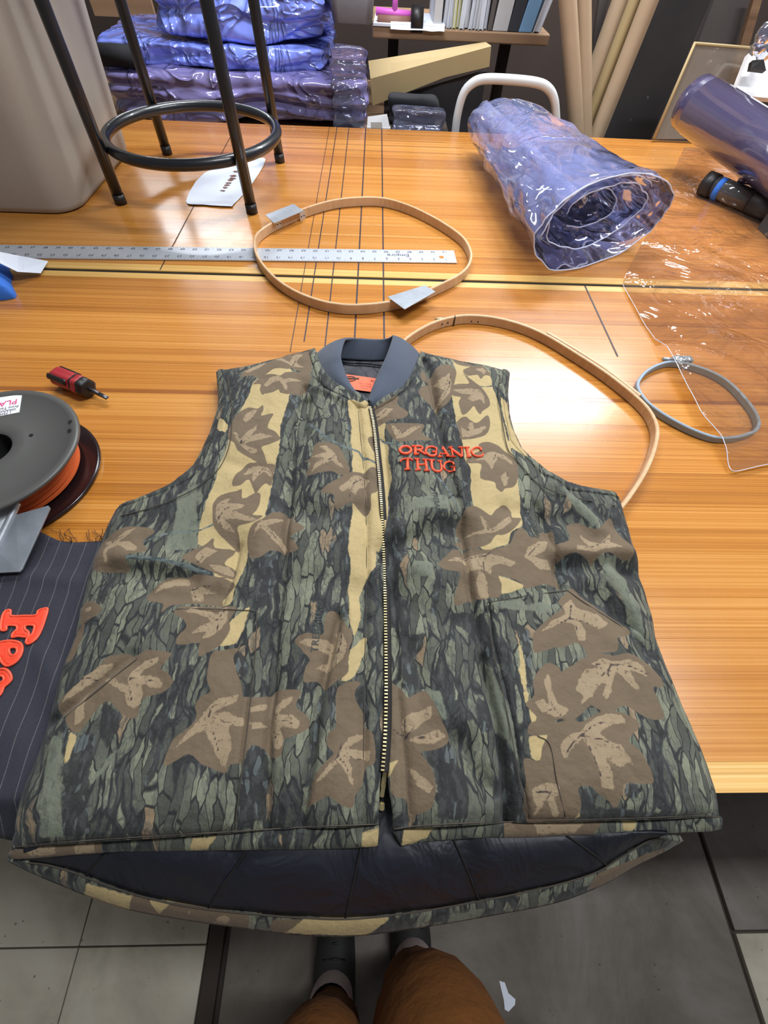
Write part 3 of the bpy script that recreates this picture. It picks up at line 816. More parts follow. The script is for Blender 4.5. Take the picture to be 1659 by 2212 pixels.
sweep('head', [ta + dt * .12, ta + dt * .17, ta + dt * .26], circ(.026, 28), M['soft_black'], FLt)
ca_, cb_ = at(1592, 392, .05), at(1640, 402, .05)
BT = thing('battery_cell', 'small violet battery cell lying beside the smoky torch', 'battery', (ca_ + cb_) / 2)
ca_[2] = cb_[2] = TZ + .056
ab = (cb_ - ca_) / np.linalg.norm(cb_ - ca_)
sweep('casing', [ca_, ca_ + ab * .035], circ(.0085, 16), M['tint_roll'], BT); sweep('terminal', [ca_ + ab * .035, ca_ + ab * .055], circ(.0082, 16), M['alu'], BT)
DB = thing('black_case', 'black plastic case lying behind the smoky torch at right', 'case', at(1640, 420))
slab('lid', [at(1648, 412, .05), at(1740, 462, .05), at(1790, 425, .05), at(1700, 385, .05)], .045, M['soft_black'], DB, .006)
slab('front_trim', [at(1648, 416, .035), at(1740, 466, .035), at(1740, 466, .030), at(1648, 416, .030)], .002, M['smoke'], DB)
wc = [at(x, y, .012) for x, y in ((1549, 318), (1565, 336), (1640, 408), (1650, 402), (1640, 392), (1560, 314))]
WS = prism('white_strip', [p[:2] for p in wc], TZ + .001, TZ + .012, M['white'])
tag(WS, 'narrow white plastic strip lying under the tinted roll', 'strip')

# ---------------------------------------------------------------- behind the table
def crumpled(name, x0, x1, y0, y1, z0, z1, mat, parent, seed, amp=.022, n=46, rr=3.2):
    """folded bundle of film: a puffed block with creased faces"""
    bm = bmesh.new()
    bmesh.ops.create_cube(bm, size=2)
    bmesh.ops.subdivide_edges(bm, edges=bm.edges[:], cuts=n, use_grid_fill=True)
    C = Vector(((x0 + x1) / 2, (y0 + y1) / 2, (z0 + z1) / 2)); H = Vector(((x1 - x0) / 2, (y1 - y0) / 2, (z1 - z0) / 2))
    for v in bm.verts:
        c = v.co; L = (abs(c.x) ** 9 + abs(c.y) ** 9 + abs(c.z) ** 9) ** (1 / 9)
        c = c / L
        p = Vector((c.x * H.x, c.y * H.y, c.z * H.z))
        q = Vector((p.x * 3.5, p.y * 5, p.z * 9)) + Vector((seed, seed * 2, 0))
        n1 = noise.noise(q); n2 = abs(noise.noise(q * 2.1))
        lay = math.sin(p.z / .05 * math.pi * 2 + 4 * n1) * .006
        d = amp * (n1 * 1.2 - n2 * 1.1) + lay
        v.co = C + p + c.normalized() * d
    return bm_mesh(name, bm, mat, parent, True)
RK = thing('storage_rack', 'low timber rack behind the table holding the folded vinyl', 'rack', (-.55, 2.15, 0))
zb = aty(500, 278, 1.86)[2]
box('shelf_board', (-1.35, 1.84, zb - .03), (.06, 2.5, zb), M['shelf_wood'], RK, .003)
for x in (-1.33, .02):
    for y in (1.86, 2.44): box('post', (x, y, 0), (x + .05, y + .05, zb - .03), M['shelf_wood'], RK, .003)
def wx(px, py, Y): return float(aty(px, py, Y)[0])
def wz(px, py, Y): return float(aty(px, py, Y)[2])
def bundle(label, pxl, pxr, pyt, pyb, Y, dep, mat, seed, amp=.02, zlow=None):
    o = crumpled('vinyl_bundle', wx(pxl, (pyt + pyb) / 2, Y), wx(pxr, (pyt + pyb) / 2, Y), Y, Y + dep, zlow if zlow is not None else wz(500, pyb, Y), wz(500, pyt, Y), mat, None, seed, amp)
    tag(o, label, 'vinyl bundle', 'folded vinyl stacked on the rack'); return o
bundle('wide mauve vinyl bundle lowest in the stack behind the table', 228, 792, 168, 274, 1.87, .5, M['film_mauve'], 1.0, .016, zb + .004)
z1_ = wz(500, 168, 1.87) - .004
bundle('blue vinyl bundle in the middle of the stack behind the stool', 210, 712, 92, 165, 1.95, .42, M['film_blue'], 4.0, .02, z1_)
z2_ = wz(500, 92, 1.95) - .004
bundle('tall crumpled blue vinyl bundle on top of the stack', 318, 706, -60, 95, 1.98, .4, M['film_blue'], 8.0, .026, z2_)
# small dark roll between the bin and the bundles
zr = z1_ + .02
o = sweep('dark_cloth_roll', [(wx(212, 100, 1.93), 1.915, z1_ + .034), (wx(296, 100, 1.93), 1.905, z1_ + .034)], circ(.026, 18), M['dark_cloth'])
tag(o, 'small dark cloth roll wedged beside the bin in front of the vinyl', 'cloth roll')
o = slab('striped_board', [(wx(200, 20, 2.44), 2.44, wz(200, 34, 2.44)), (wx(330, 20, 2.44), 2.44, wz(200, 34, 2.44)), (wx(330, 20, 2.44), 2.44, wz(200, -60, 2.44)), (wx(200, 20, 2.44), 2.44, wz(200, -60, 2.44))], .02, M['shelf_wood'])
tag(o, 'brown striped timber board standing behind the vinyl stack at left', 'board')
CB = crumpled('clear_bag', wx(716, 190, 1.84), wx(790, 190, 1.84), 1.845, 1.862, zb + .002, wz(740, 108, 1.84), M['clear_bag'], None, 3.3, .004, 24)
tag(CB, 'clear plastic bag hanging at the end of the vinyl stack', 'bag')

# shelf with files
YS = 2.12
SH = thing('wall_shelf', 'wooden shelf plank carrying files and papers behind the table', 'shelf', (.3, YS + .15, wz(900, 95, YS)))
zs = wz(1000, 92, YS) ; zt_ = zs + .028
xs0, xs1 = wx(804, 80, YS), wx(1184, 95, YS)
box('plank', (xs0, YS, zs), (xs1, YS + .34, zt_), M['shelf_wood'], SH, .004)
for x in (xs0 + .06, xs1 - .10): box('bracket_post', (x, YS + .30, 0), (x + .04, YS + .34, zs), M['dark_frame'], SH, .003)
def upright(name, label, pxl, pxr, mat, h, cat, lean=0.0, dep=.22, fy=.0, group=None, pages=None):
    x0, x1 = wx(pxl, 80, YS + fy), wx(pxr, 80, YS + fy)
    t = thing(name, label, cat, ((x0 + x1) / 2, YS + .1, zt_), group)
    def skew(bm):
        for v in bm.verts: v.co.x += lean * (v.co.z - zt_)
        return bm
    y0 = YS + fy + .004
    if pages:
        w = max(.0012, (x1 - x0) * .12)
        for a, b in ((x0, x0 + w), (x1 - w, x1)): bm_mesh('cover', skew(box_bm((a, y0, zt_ + .001), (b, y0 + dep, zt_ + h))), mat, t)
        bm_mesh('pages', skew(box_bm((x0 + w, y0 + .006, zt_ + .003), (x1 - w, y0 + dep - .004, zt_ + h - .006))), pages, t)
        bm_mesh('spine', skew(box_bm((x0, y0 + dep - .003, zt_ + .001), (x1, y0 + dep, zt_ + h))), mat, t)
    else:
        bm_mesh('body', skew(box_bm((x0, y0, zt_ + .001), (x1, y0 + dep, zt_ + h), .0015)), mat, t)
    return t
upright('file_box', 'wide white file box on the shelf left of the dark binder', 1062, 1094, M['binder_white'], .30, 'file', .10)
upright('ring_binder', 'dark slate binder leaning on the shelf', 1094, 1118, M['binder_dark'], .30, 'binder', .16)
upright('blue_folder', 'light blue folder leaning on the shelf beside the dark binder', 1118, 1146, M['binder_blue'], .30, 'folder', .2, fy=.0)
upright('white_folder', 'white folder leaning at the right end of the shelf', 1149, 1164, M['binder_white'], .29, 'folder', .26, pages=M['paper'])
upright('grey_file', 'tall pale grey file at the left end of the paper row', 934, 951, M['binder_white'], .30, 'file', .0)
rp_ = random.Random(5)
words = ['first', 'second', 'third', 'fourth', 'fifth', 'sixth', 'seventh', 'eighth', 'ninth', 'tenth', 'eleventh', 'twelfth']
x = 954.0; i = 0
while x < 1050 and i < 12:
    w = rp_.choice((5, 6, 8, 9)); yel = 3 <= i <= 4
    lab_ = ('pale yellow paper file, ' if yel else 'white paper file, ') + words[i] + ' upright one right of the tall grey file'
    upright('paper_file', lab_, x, x + w, M['yellow_paper'] if yel else (M['paper'] if i % 3 else M['binder_white']), rp_.uniform(.22, .30), 'paper file', rp_.uniform(-.03, .05), fy=rp_.uniform(-.008, .012), group='paper files on the shelf', pages=M['paper'])
    x += w + 1.2; i += 1
upright('dark_file', 'narrow brown-grey file with a red foot before the white file box', 1051, 1060, M['grey_board'], .29, 'file', .05)
# papers, tape gun on the shelf
zp = zt_ + .001
o = slab('loose_papers', [(wx(806, 85, YS), YS - .004, zp + .006), (wx(952, 85, YS), YS - .004, zp + .006), (wx(945, 60, YS + .2), YS + .2, zp + .006), (wx(812, 60, YS + .2), YS + .2, zp + .006)], .006, M['paper']); tag(o, 'stack of loose white papers lying flat on the left of the shelf', 'papers')
o = mesh('hanging_paper', *grid_panel([(wx(843, 80, YS), YS - .012), (wx(958, 80, YS), YS - .012), (wx(958, 80, YS), YS + .05), (wx(843, 80, YS), YS + .05)], .006, lambda P: zp + .0095 - np.clip((YS - P[:, 1]) / .012, 0, 1) * .014 + .002 * vnoise(P, 30)), M['paper'], None, True)
tag(o, 'crumpled white paper drooping over the front of the shelf', 'paper')
TG = thing('tape_dispenser', 'tape dispenser with pink handle and black roll on the shelf', 'tape dispenser', (wx(860, 40, YS), YS + .06, zp + .014))
sweep('roll_core', [(wx(815, 48, YS), YS + .03, wz(850, 48, YS + .03)), (wx(892, 48, YS), YS + .03, wz(850, 48, YS + .03))], circ(.019, 22), M['brown_print'], TG)
sweep('cross_handle', [(wx(812, 24, YS + .03), YS + .03, wz(812, 24, YS + .03)), (wx(890, 32, YS + .03), YS + .03, wz(890, 33, YS + .03))], circ(.010, 12), M['pink'], TG)
sweep('stem', [(wx(852, 28, YS + .03), YS + .03, wz(852, 28, YS + .03)), (wx(856, -20, YS + .03), YS + .03, wz(856, -30, YS + .03))], circ(.009, 12), M['pink'], TG)
sweep('black_wheel', [(wx(888, 45, YS), YS + .02, wz(900, 43, YS + .02)), (wx(914, 45, YS), YS + .02, wz(900, 43, YS + .02))], circ(.033, 28), M['soft_black'], TG)
lathe('knob', [(0, .008), (.006, .006), (.008, 0)], M['brass'], TG, (wx(808, 44, YS), YS + .03, wz(808, 46, YS + .03)), axis=(-1, 0, 0), n=14)
o = loft('grey_tub', [[(wx(762, 0, 2.0) + s * w, 2.0 + t * .09, zz_) for s, t in rrect(-1, 1, -1, 1, .35)] for zz_, w in ((wz(760, 40, 2.0), .055), (wz(760, 36, 2.0), .060), (wz(760, -90, 2.0), .072))], plain('grey_tub', (96, 92, 96), .5), None, True, True)
tag(o, 'small grey plastic tub hanging left of the shelf', 'tub')
sweep('hook', [(wx(762, 0, 2.0), 2.09, wz(760, -90, 2.0) - .02), (wx(762, 0, 2.0), 3.0, wz(760, -90, 2.0) - .02)], circ(.006, 8), M['dark_frame'], o)

# folded cream foam sheet under the shelf
FO = thing('foam_sheet', 'folded cream foam sheet slanting under the shelf', 'foam', (.15, 2.0, 0))
Yf = 1.99
c0 = [aty(x, y, Yf) for x, y in ((800, 168), (1060, 98), (1056, 142), (960, 165), (805, 226), (793, 190))]
FOb = slab('front_panel', [c0[4], c0[3], c0[2], c0[1], c0[0]], .012, M['cream'], FO)
top = [aty(800, 168, Yf), aty(1060, 98, Yf), aty(1058, 99, Yf) + np.array([0, .09, -.006]), aty(795, 140, Yf) + np.array([0, .05, .0])]
slab('top_panel', top, .012, M['cream'], FO)
slab('stand', [aty(830, 214, Yf + .03), aty(1050, 150, Yf + .03), aty(1050, 150, Yf + .03) * np.array([1, 1, 0]), aty(830, 214, Yf + .03) * np.array([1, 1, 0])], .02, M['dark_board'], FO)
# black cloth, card, clear bag on a low crate
LC = thing('low_crate', 'dark low crate behind the table under the foam sheet', 'crate', (.25, 2.0, 0))
zc = wz(850, 282, 1.83)
box('crate_body', (.02, 1.80, 0), (.235, 1.96, zc - .01), M['dark_board'], LC, .004)
box('crate_lid', (.01, 1.79, zc - .01), (.245, 1.965, zc), M['dark_frame'], LC, .003)
o = crumpled('black_cloth', wx(838, 230, 1.88), wx(945, 230, 1.88), 1.88, 1.955, zc + .002, wz(880, 204, 1.88), M['dark_cloth'], None, 6.0, .012, 24); tag(o, 'heap of black cloth on the low crate behind the table', 'cloth')
o = crumpled('clear_bag', wx(848, 250, 1.81), wx(962, 250, 1.81), 1.81, 1.87, zc + .002, wz(900, 240, 1.81), M['clear_bag'], None, 2.0, .006, 24); tag(o, 'clear plastic bag lying on the low crate by the table edge', 'bag')
CD = thing('white_card', 'white card with a grey square standing at the back edge of the table', 'card', aty(815, 278, 1.80))
slab('card_face', [aty(793, 279, 1.80), aty(843, 280, 1.80), aty(836, 246, 1.81), aty(794, 252, 1.81)], .006, M['white'], CD)
slab('grey_square', [aty(802, 277, 1.799), aty(826, 278, 1.799), aty(825, 264, 1.803), aty(801, 264, 1.803)], .001, M['bin'], CD)
box('card_foot', (wx(793, 279, 1.80), 1.80, zc), (wx(843, 279, 1.80), 1.82, wz(815, 276, 1.80)), M['white'], CD)

# white bent-tube chair back
CH = thing('tube_chair', 'white enamelled bent-tube chair back standing behind the table', 'chair', (.45, 1.86, 0))
Yc = 1.80
pth = [aty(x, y, Yc) for x, y in ((983, 290), (988, 250), (1000, 205), (1018, 182), (1045, 171), (1100, 172), (1160, 179), (1185, 192), (1197, 215), (1201, 250), (1203, 300))]
pth = [np.array([pth[0][0] - .01, Yc, .0])] + smoothline(pth, 4) + [np.array([pth[-1][0] + .01, Yc, .0])]
sweep('back_tube', pth, circ(.0125, 14), M['white_paint'], CH, up=(0, 1, 0))
box('chair_seat', (float(pth[0][0]) + .0, Yc - .01, .43), (float(pth[-1][0]), Yc + .05, .46), M['dark_cloth'], CH, .01)
for x in (float(pth[0][0]), float(pth[-1][0])): sweep('rear_leg', [(x, Yc + .045, .44), (x, Yc + .09, 0)], circ(.0125, 12), M['white_paint'], CH)

# cardboard tubes
def leaning(name, label, p, q, Yp, Yq, r, mat, cat, group, top=.9):
    a, b = aty(*p, Yp), aty(*q, Yq)          # p upper, q lower
    d = (a - b); d /= d[2]
    foot = b + d * (0.002 - b[2]); head = b + d * (2.0 - b[2])
    t = thing(name, label, cat, foot, group)
    L = head - foot; Lu = L / np.linalg.norm(L)
    sweep('tube_wall', [foot, foot + L * .5, head], circ(r, 24), mat, t, cap=False, up=(0, 1, 0))
    sweep('inner_wall', [head, head - Lu * .3], circ(r * .86, 24), mat, t, cap=False, up=(0, 1, 0))
    return t
g = 'cardboard tubes behind the table'
leaning('cardboard_tube', 'nearly upright cardboard tube, leftmost of the tubes', (1226, 0), (1246, 285), 1.92, 1.90, .0245, M['cardboard'], 'tube', g)
leaning('cardboard_tube', 'upright cardboard tube, second from the left of the tubes', (1259, 0), (1263, 285), 1.95, 1.91, .0235, M['cardboard'], 'tube', g)
leaning('cardboard_tube', 'thick slanting cardboard tube, left of the three leaning ones', (1342, 0), (1258, 230), 2.06, 2.02, .0285, M['cardboard'], 'tube', g)
leaning('cardboard_tube', 'slim yellowish slanting tube in the middle of the leaning ones', (1372, 0), (1276, 250), 2.00, 1.98, .019, M['cream'], 'tube', g)
leaning('cardboard_tube', 'slanting cardboard tube, rightmost of the leaning ones', (1404, 0), (1298, 270), 1.95, 1.93, .0255, M['cardboard'], 'tube', g)
o = slab('thin_grey_lath', [aty(1272, 160, 2.12), aty(1290, 120, 2.12), aty(1322, -40, 2.12), aty(1300, -40, 2.12)], .02, M['grey_board']); tag(o, 'thin grey slat leaning between the cardboard tubes', 'lath')
o['label'] = 'thin grey slat standing between the upright and the leaning tubes'

# leaning boards at right
def plank(label, pts, Y0, Y1, mat, t=.02, cat='board'):
    """board standing on the floor, leaning back from Y0 at the table level to Y1 above"""
    a, b, c_, d = pts                      # lower-left, lower-right, upper-right, upper-left pixels
    A, B, C_, D_ = aty(*a, Y0), aty(*b, Y0), aty(*c_, Y1), aty(*d, Y1)
    dl, dr_ = (D_ - A), (C_ - B); A2 = A - dl * ((A[2] - .003) / dl[2]); B2 = B - dr_ * ((B[2] - .003) / dr_[2])
    o = slab(cat.replace(' ', '_') + '_panel', [A2, B2, C_, D_], t, mat); return tag(o, label, cat)
plank('wide scuffed dark board leaning right of the cardboard tubes', [(1300, 300), (1404, 306), (1545, -20), (1420, -20)], 1.99, 2.03, M['dark_board']).name = 'scuffed_board'
plank('grey fabric-faced board leaning behind the clear acrylic panel', [(1430, 300), (1560, 306), (1635, -20), (1550, -20)], 2.14, 2.18, M['grey_board']).name = 'grey_board'
plank('narrow tan timber batten leaning at the right edge', [(1540, 300), (1562, 300), (1652, -20), (1634, -20)], 2.07, 2.11, M['shelf_wood']).name = 'timber_batten'
AP = thing('acrylic_panel', 'clear acrylic panel in a pale edge leaning at the right back corner', 'panel', (1.05, 1.76, TZ))
M['acrylic'] = clear_vinyl('acrylic', (.86, .82, .76, 1), (1, .97, .93, 1), .03, 3, .08, .05, (.55, .45, .36), .25, ridge=False)
pa_ = [aty(1412, 300, 1.72), aty(1540, 300, 1.72), aty(1628, 104, 1.80), aty(1501, 94, 1.80)]
slab('clear_pane', pa_, .006, M['acrylic'], AP)
sweep('pale_edge', [pa_[0], pa_[3], pa_[2], pa_[1]], circ(.005, 8), M['cream'], AP, up=(0, 1, 0))
WP = thing('white_parts_tray', 'pale plastic tray with black clips at the far right', 'tray', aty(1630, 170, 1.66))
pb_ = [aty(1585, 205, 1.66), aty(1700, 215, 1.66), aty(1720, 120, 1.74), aty(1622, 110, 1.74)]
slab('tray_panel', pb_, .02, M['white'], WP)
o = slab('tray_support', [pb_[0] + [0, .03, 0], pb_[1] + [0, .03, 0], pb_[1] * np.array([1, 1, 0]) + [0, .03, TZ], pb_[0] * np.array([1, 1, 0]) + [0, .03, TZ]], .02, M['dark_board'], WP)
slab('black_clip', [aty(1622, 148, 1.645), aty(1655, 152, 1.645), aty(1650, 128, 1.66), aty(1626, 130, 1.66)], .012, M['soft_black'], WP)
for (x, y, r) in ((1640, 100, .022), (1655, 72, .026), (1648, 120, .018)):
    c_ = aty(x, y, 1.70); lathe('bulb', [(0, r), (r * .7, r * .7), (r, 0), (r * .7, -r * .7), (0, -r)], M['clear_bag'], WP, c_, n=18)

# ================================================================ camouflage vest
ZS = .22905
ORG = {'A': (180, 740), 'B': (460, 740), 'C': (800, 740), 'D': (1040, 900), 'E': (140, 1200), 'F': (460, 1200), 'G': (800, 1200), 'H': (1080, 1340)}
def zp_(k, pts): ox, oy = ORG[k]; return [(ox + x * ZS, oy + y * ZS) for x, y in pts]
LEAF, LIGHT, VEIN, TAN, DARK, GREEN, TWIG = [], [], [], [], [], [], []
def leaf(k, out, lights=(), veins=()):
    LEAF.append(zp_(k, out)); LIGHT.extend(zp_(k, l) for l in lights); VEIN.extend(zp_(k, v) for v in veins)
leaf('B', [(290,400),(310,330),(420,270),(560,215),(600,190),(900,110),(930,200),(940,330),(900,360),(760,310),(720,320),(600,320),(540,355),(450,405),(415,400),(400,380),(330,390)],
     [[(320,340),(420,260),(520,225),(460,290),(360,350)], [(590,200),(650,190),(740,260),(760,180),(800,150),(860,160),(790,250),(830,280),(900,310),(760,290),(680,250)]], [[(760,290),(790,240),(800,170)]])
leaf('B', [(400,470),(480,390),(540,370),(600,375),(655,390),(700,355),(800,345),(920,360),(930,400),(860,500),(830,550),(740,560),(650,550),(640,515),(580,550),(500,560),(490,575),(460,520),(470,470)],
     [[(500,470),(560,400),(630,390),(690,425),(760,410),(860,415),(760,440),(700,460),(720,500),(710,535),(680,500),(650,440),(590,450),(520,490)]], [[(660,415),(700,435),(745,438)]])
leaf('B', [(290,720),(360,680),(440,690),(490,660),(495,710),(475,760),(590,745),(560,810),(540,880),(600,910),(640,950),(645,985),(560,1030),(480,1060),(500,1100),(515,1150),(520,1200),(440,1190),(340,1140),(260,1090),(230,1020),(180,990),(175,920),(220,800)],
     [[(310,800),(340,740),(400,700),(440,700),(400,770),(340,830)], [(215,920),(250,930),(290,990),(340,920),(440,850),(430,900),(380,960),(470,930),(590,960),(480,990),(370,1010),(320,1030),(360,1050),(430,1080),(450,1110),(380,1110),(300,1060),(250,990)]],
     [[(250,980),(290,1030),(340,990)], [(290,1030),(300,990),(260,960)]])
leaf('B', [(215,1425),(240,1330),(290,1260),(350,1205),(420,1195),(500,1195),(600,1200),(590,1260),(580,1330),(565,1410),(520,1385),(470,1430),(425,1480),(400,1430),(360,1360),(300,1410)],
     [[(310,1310),(360,1240),(450,1215),(540,1230),(570,1300),(575,1340),(530,1300),(500,1260),(470,1290),(420,1360),(400,1390),(390,1330),(400,1280),(340,1310)]], [[(450,1290),(490,1240),(540,1260),(560,1300)]])
leaf('B', [(40,1620),(80,1530),(160,1490),(260,1470),(300,1450),(310,1540),(400,1490),(465,1480),(465,1560),(430,1660),(410,1700),(500,1710),(420,1770),(270,1800),(275,1880),(260,2000),(200,1960),(120,1890),(50,1810),(35,1720)],
     [[(60,1690),(80,1600),(140,1560),(200,1540),(180,1590),(350,1600),(300,1640),(220,1660),(320,1700),(450,1740),(520,1760),(380,1760),(230,1740),(140,1740),(200,1790),(240,1850),(160,1830),(100,1780),(70,1740)]], [[(60,1690),(95,1740),(120,1800)], [(95,1720),(150,1650),(220,1620)]])
leaf('B', [(350,1960),(360,1880),(400,1800),(500,1740),(560,1680),(640,1650),(740,1660),(780,1680),(780,1730),(880,1800),(780,1860),(740,1890),(780,1920),(820,2000),(720,2020),(600,2010),(540,2030),(480,2080),(380,2090),(360,2020)],
     [[(410,1900),(450,1790),(560,1740),(700,1720),(640,1760),(540,1800),(660,1900),(720,1980),(690,2000),(600,1930),(520,1850),(480,1820),(440,1860)]], [[(490,1800),(560,1840),(640,1920)]])
leaf('B', [(870,1190),(930,1180),(960,1100),(980,1050),(1080,1030),(1180,1040),(1220,1090),(1290,1230),(1290,1270),(1270,1290),(1200,1310),(1130,1290),(1020,1320),(890,1330),(940,1230)],
     [[(940,1170),(1020,1140),(1100,1130),(1010,1070),(1080,1060),(1150,1120),(1200,1200),(1250,1250),(1180,1230),(1130,1200),(1040,1250),(940,1310),(980,1240),(1070,1190),(1000,1180)]], [[(1100,1200),(1140,1170),(1160,1140)], [(1180,1170),(1210,1220)]])
leaf('B', [(1030,1470),(1100,1410),(1190,1340),(1290,1280),(1420,1260),(1500,1210),(1560,1240),(1560,1330),(1545,1440),(1490,1470),(1490,1600),(1440,1650),(1370,1600),(1300,1550),(1180,1620),(1150,1570),(1150,1500),(1040,1490)],
     [[(1190,1430),(1280,1350),(1330,1300),(1420,1300),(1480,1340),(1420,1400),(1370,1430),(1340,1500),(1290,1430),(1220,1470)]], [[(1290,1520),(1320,1400),(1350,1340)], [(1330,1380),(1410,1320)]])
leaf('B', [(1460,940),(1520,920),(1535,990),(1540,1090),(1500,1040)])
leaf('A', [(985,2100),(1060,2020),(1180,1960),(1260,1890),(1270,1980),(1450,1995),(1355,2123),(1445,2168),(1465,2238),(1385,2258),(1225,2198),(1075,2138)],
     [[(1090,2090),(1130,2020),(1200,1980),(1300,2010),(1200,2080),(1150,2130)], [(1215,2140),(1300,2140),(1400,2160),(1460,2230),(1360,2230),(1270,2190)]], [[(1120,2130),(1180,2060)]])
leaf('A', [(130,1990),(200,1900),(330,1840),(420,1800),(540,1790),(680,1810),(720,1840),(660,1890),(610,1940),(650,2000),(660,2040),(480,2080),(480,2190),(300,2190),(150,2183),(100,2100)],
     [[(220,1900),(330,1920),(440,1840),(560,1800),(460,1880),(380,1930),(490,1930),(570,1990),(560,2030),(480,2030),(400,1970),(330,1980),(290,2010),(290,2120),(260,2120),(250,2000),(270,1950)]], [[(270,1950),(300,2000)], [(280,1950),(360,1910),(420,1880)]])
leaf('C', [(470,330),(560,340),(640,270),(730,265),(790,330),(790,400),(760,520),(740,590),(680,640),(600,660),(540,620),(450,540),(480,470),(550,440),(480,420)],
     [[(590,420),(680,390),(730,360),(750,430),(740,520),(680,590),(600,640),(650,560),(700,500),(650,480)]], [[(610,410),(700,450),(740,440)], [(740,380),(735,460),(680,560)]])
leaf('C', [(860,330),(910,290),(990,270),(1060,280),(1110,380),(1060,380),(1020,420),(990,375),(900,380)], [[(970,310),(1040,290),(1080,330),(1050,370),(1020,340)]])
leaf('C', [(770,210),(850,220),(940,260),(1000,280),(880,275),(800,250)])
leaf('C', [(755,470),(830,450),(920,450),(850,350),(960,440),(1050,520),(1100,590),(1110,650),(1040,700),(1020,740),(980,690),(960,660),(920,700),(860,740),(830,680),(820,610),(840,570),(760,550)],
     [[(760,500),(900,500),(1000,510),(1050,560),(1060,640),(1020,600),(940,620),(900,580),(960,560),(850,540)]], [[(980,520),(1030,540),(1060,570)]])
leaf('C', [(800,800),(880,750),(930,790),(990,820),(1080,740),(1110,790),(1100,880),(1050,940),(960,970),(840,970),(830,900)],
     [[(840,850),(900,900),(910,820),(950,810),(960,880),(1050,850),(1080,850),(1020,920),(930,950),(850,950)]], [[(850,880),(900,920),(910,840)]])
leaf('C', [(30,690),(180,610),(260,580),(250,660),(350,730),(310,780),(180,800),(40,830)], [[(50,730),(130,680),(210,700),(150,760),(60,780)]], [[(50,750),(110,740),(150,700)]])
leaf('C', [(140,830),(300,830),(400,825),(500,830),(480,890),(500,930),(580,960),(420,990),(260,990),(180,910)],
     [[(190,830),(260,880),(290,920),(380,860),(480,840),(380,920),(300,960),(240,960)]], [[(240,850),(280,930),(330,890)]])
leaf('C', [(880,1190),(940,1120),(1010,1090),(1000,1030),(1090,1000),(1180,1030),(1240,1080),(1310,1130),(1360,1200),(1370,1270),(1360,1350),(1320,1420),(1240,1440),(1210,1480),(1160,1440),(1140,1380),(1010,1350),(1020,1220),(930,1210)],
     [[(910,1190),(1000,1160),(1080,1100),(1150,1090),(1230,1110),(1300,1170),(1330,1220),(1240,1160),(1180,1130),(1150,1200),(1110,1280),(1100,1230),(1050,1170)], [(1200,1330),(1250,1280),(1280,1330),(1260,1400),(1230,1420)]],
     [[(1140,1170),(1170,1080),(1230,1120)], [(1260,1290),(1270,1370)]])
leaf('C', [(830,1700),(890,1620),(960,1600),(1040,1640),(1110,1690),(1150,1640),(1240,1570),(1310,1630),(1310,1700),(1400,1695),(1370,1760),(1310,1830),(1220,1880),(1150,1880),(1100,1950),(1010,1980),(900,1970),(790,1930),(830,1880),(870,1850),(800,1800)],
     [[(1010,1680),(1060,1740),(1100,1830),(1150,1800),(1280,1690),(1300,1750),(1200,1830),(1110,1860),(1000,1850),(880,1850),(900,1830),(1050,1820)]], [[(1060,1760),(1090,1840),(1140,1830)]])
leaf('G', [(625,130),(700,50),(780,-20),(1000,-10),(1120,0),(1268,-40),(1318,-140),(1388,-200),(1488,-115),(1568,-170),(1688,-200),(1708,-30),(1748,190),(1763,330),(1608,310),(1420,370),(1380,310),(1180,230),(1210,320),(1190,430),(1080,440),(1050,450),(940,440),(850,490),(770,480),(810,300),(820,210),(680,190)],
     [[(700,100),(780,60),(900,50),(1070,30),(1180,60),(1340,120),(1300,160),(1180,130),(1110,150),(1120,240),(1080,200),(1040,170),(960,180),(900,190),(890,110),(760,100)], [(1080,300),(1090,440),(1020,440),(980,300),(1000,200),(1050,210)], [(1408,70),(1450,-20),(1560,-90),(1640,-80),(1600,10),(1500,60),(1640,90),(1690,170),(1560,170),(1480,110)]],
     [[(860,70),(1070,45),(1110,20)], [(1070,45),(1040,120),(1050,230)], [(1450,50),(1500,0),(1560,-60)]])
leaf('D', [(640,1270),(780,1220),(770,1070),(860,1070),(960,1130),(1040,1140),(1150,1010),(1200,1040),(1260,1170),(1340,1260),(1370,1370),(1280,1400),(1130,1370),(1040,1380),(1000,1450),(960,1410),(820,1350),(720,1380),(690,1400),(660,1310)],
     [[(860,1160),(960,1240),(1040,1280),(1150,1170),(1130,1260),(1240,1310),(1130,1330),(1000,1350),(830,1330),(830,1280),(950,1300),(900,1230)]], [[(850,1290),(950,1310),(1050,1280),(1130,1220)]])
leaf('E', [(810,420),(870,350),(960,270),(1060,240),(1200,240),(1260,210),(1450,240),(1600,280),(1630,350),(1500,440),(1500,500),(1300,490),(1060,510),(1000,560),(960,590),(980,500),(850,470)],
     [[(870,390),(960,290),(1080,250),(1200,250),(1200,310),(1060,320),(960,350)], [(1210,330),(1330,330),(1450,380),(1330,390),(1330,460),(1230,460)]], [[(1070,350),(1220,350),(1380,320),(1450,340)], [(1230,340),(1270,460)]])
leaf('E', [(1090,600),(1130,540),(1230,520),(1640,520),(1590,650),(1590,760),(1540,860),(1490,910),(1400,960),(1330,1000),(1320,900),(1330,870),(1130,890),(1130,800),(1200,720),(1160,640)],
     [[(1170,580),(1260,530),(1400,560),(1480,600),(1500,540),(1580,530),(1570,650),(1520,740),(1420,820),(1330,830),(1400,760),(1250,780),(1320,710),(1420,670),(1380,620),(1270,590)]], [[(1390,600),(1480,660),(1540,560)], [(1490,660),(1480,780)]])
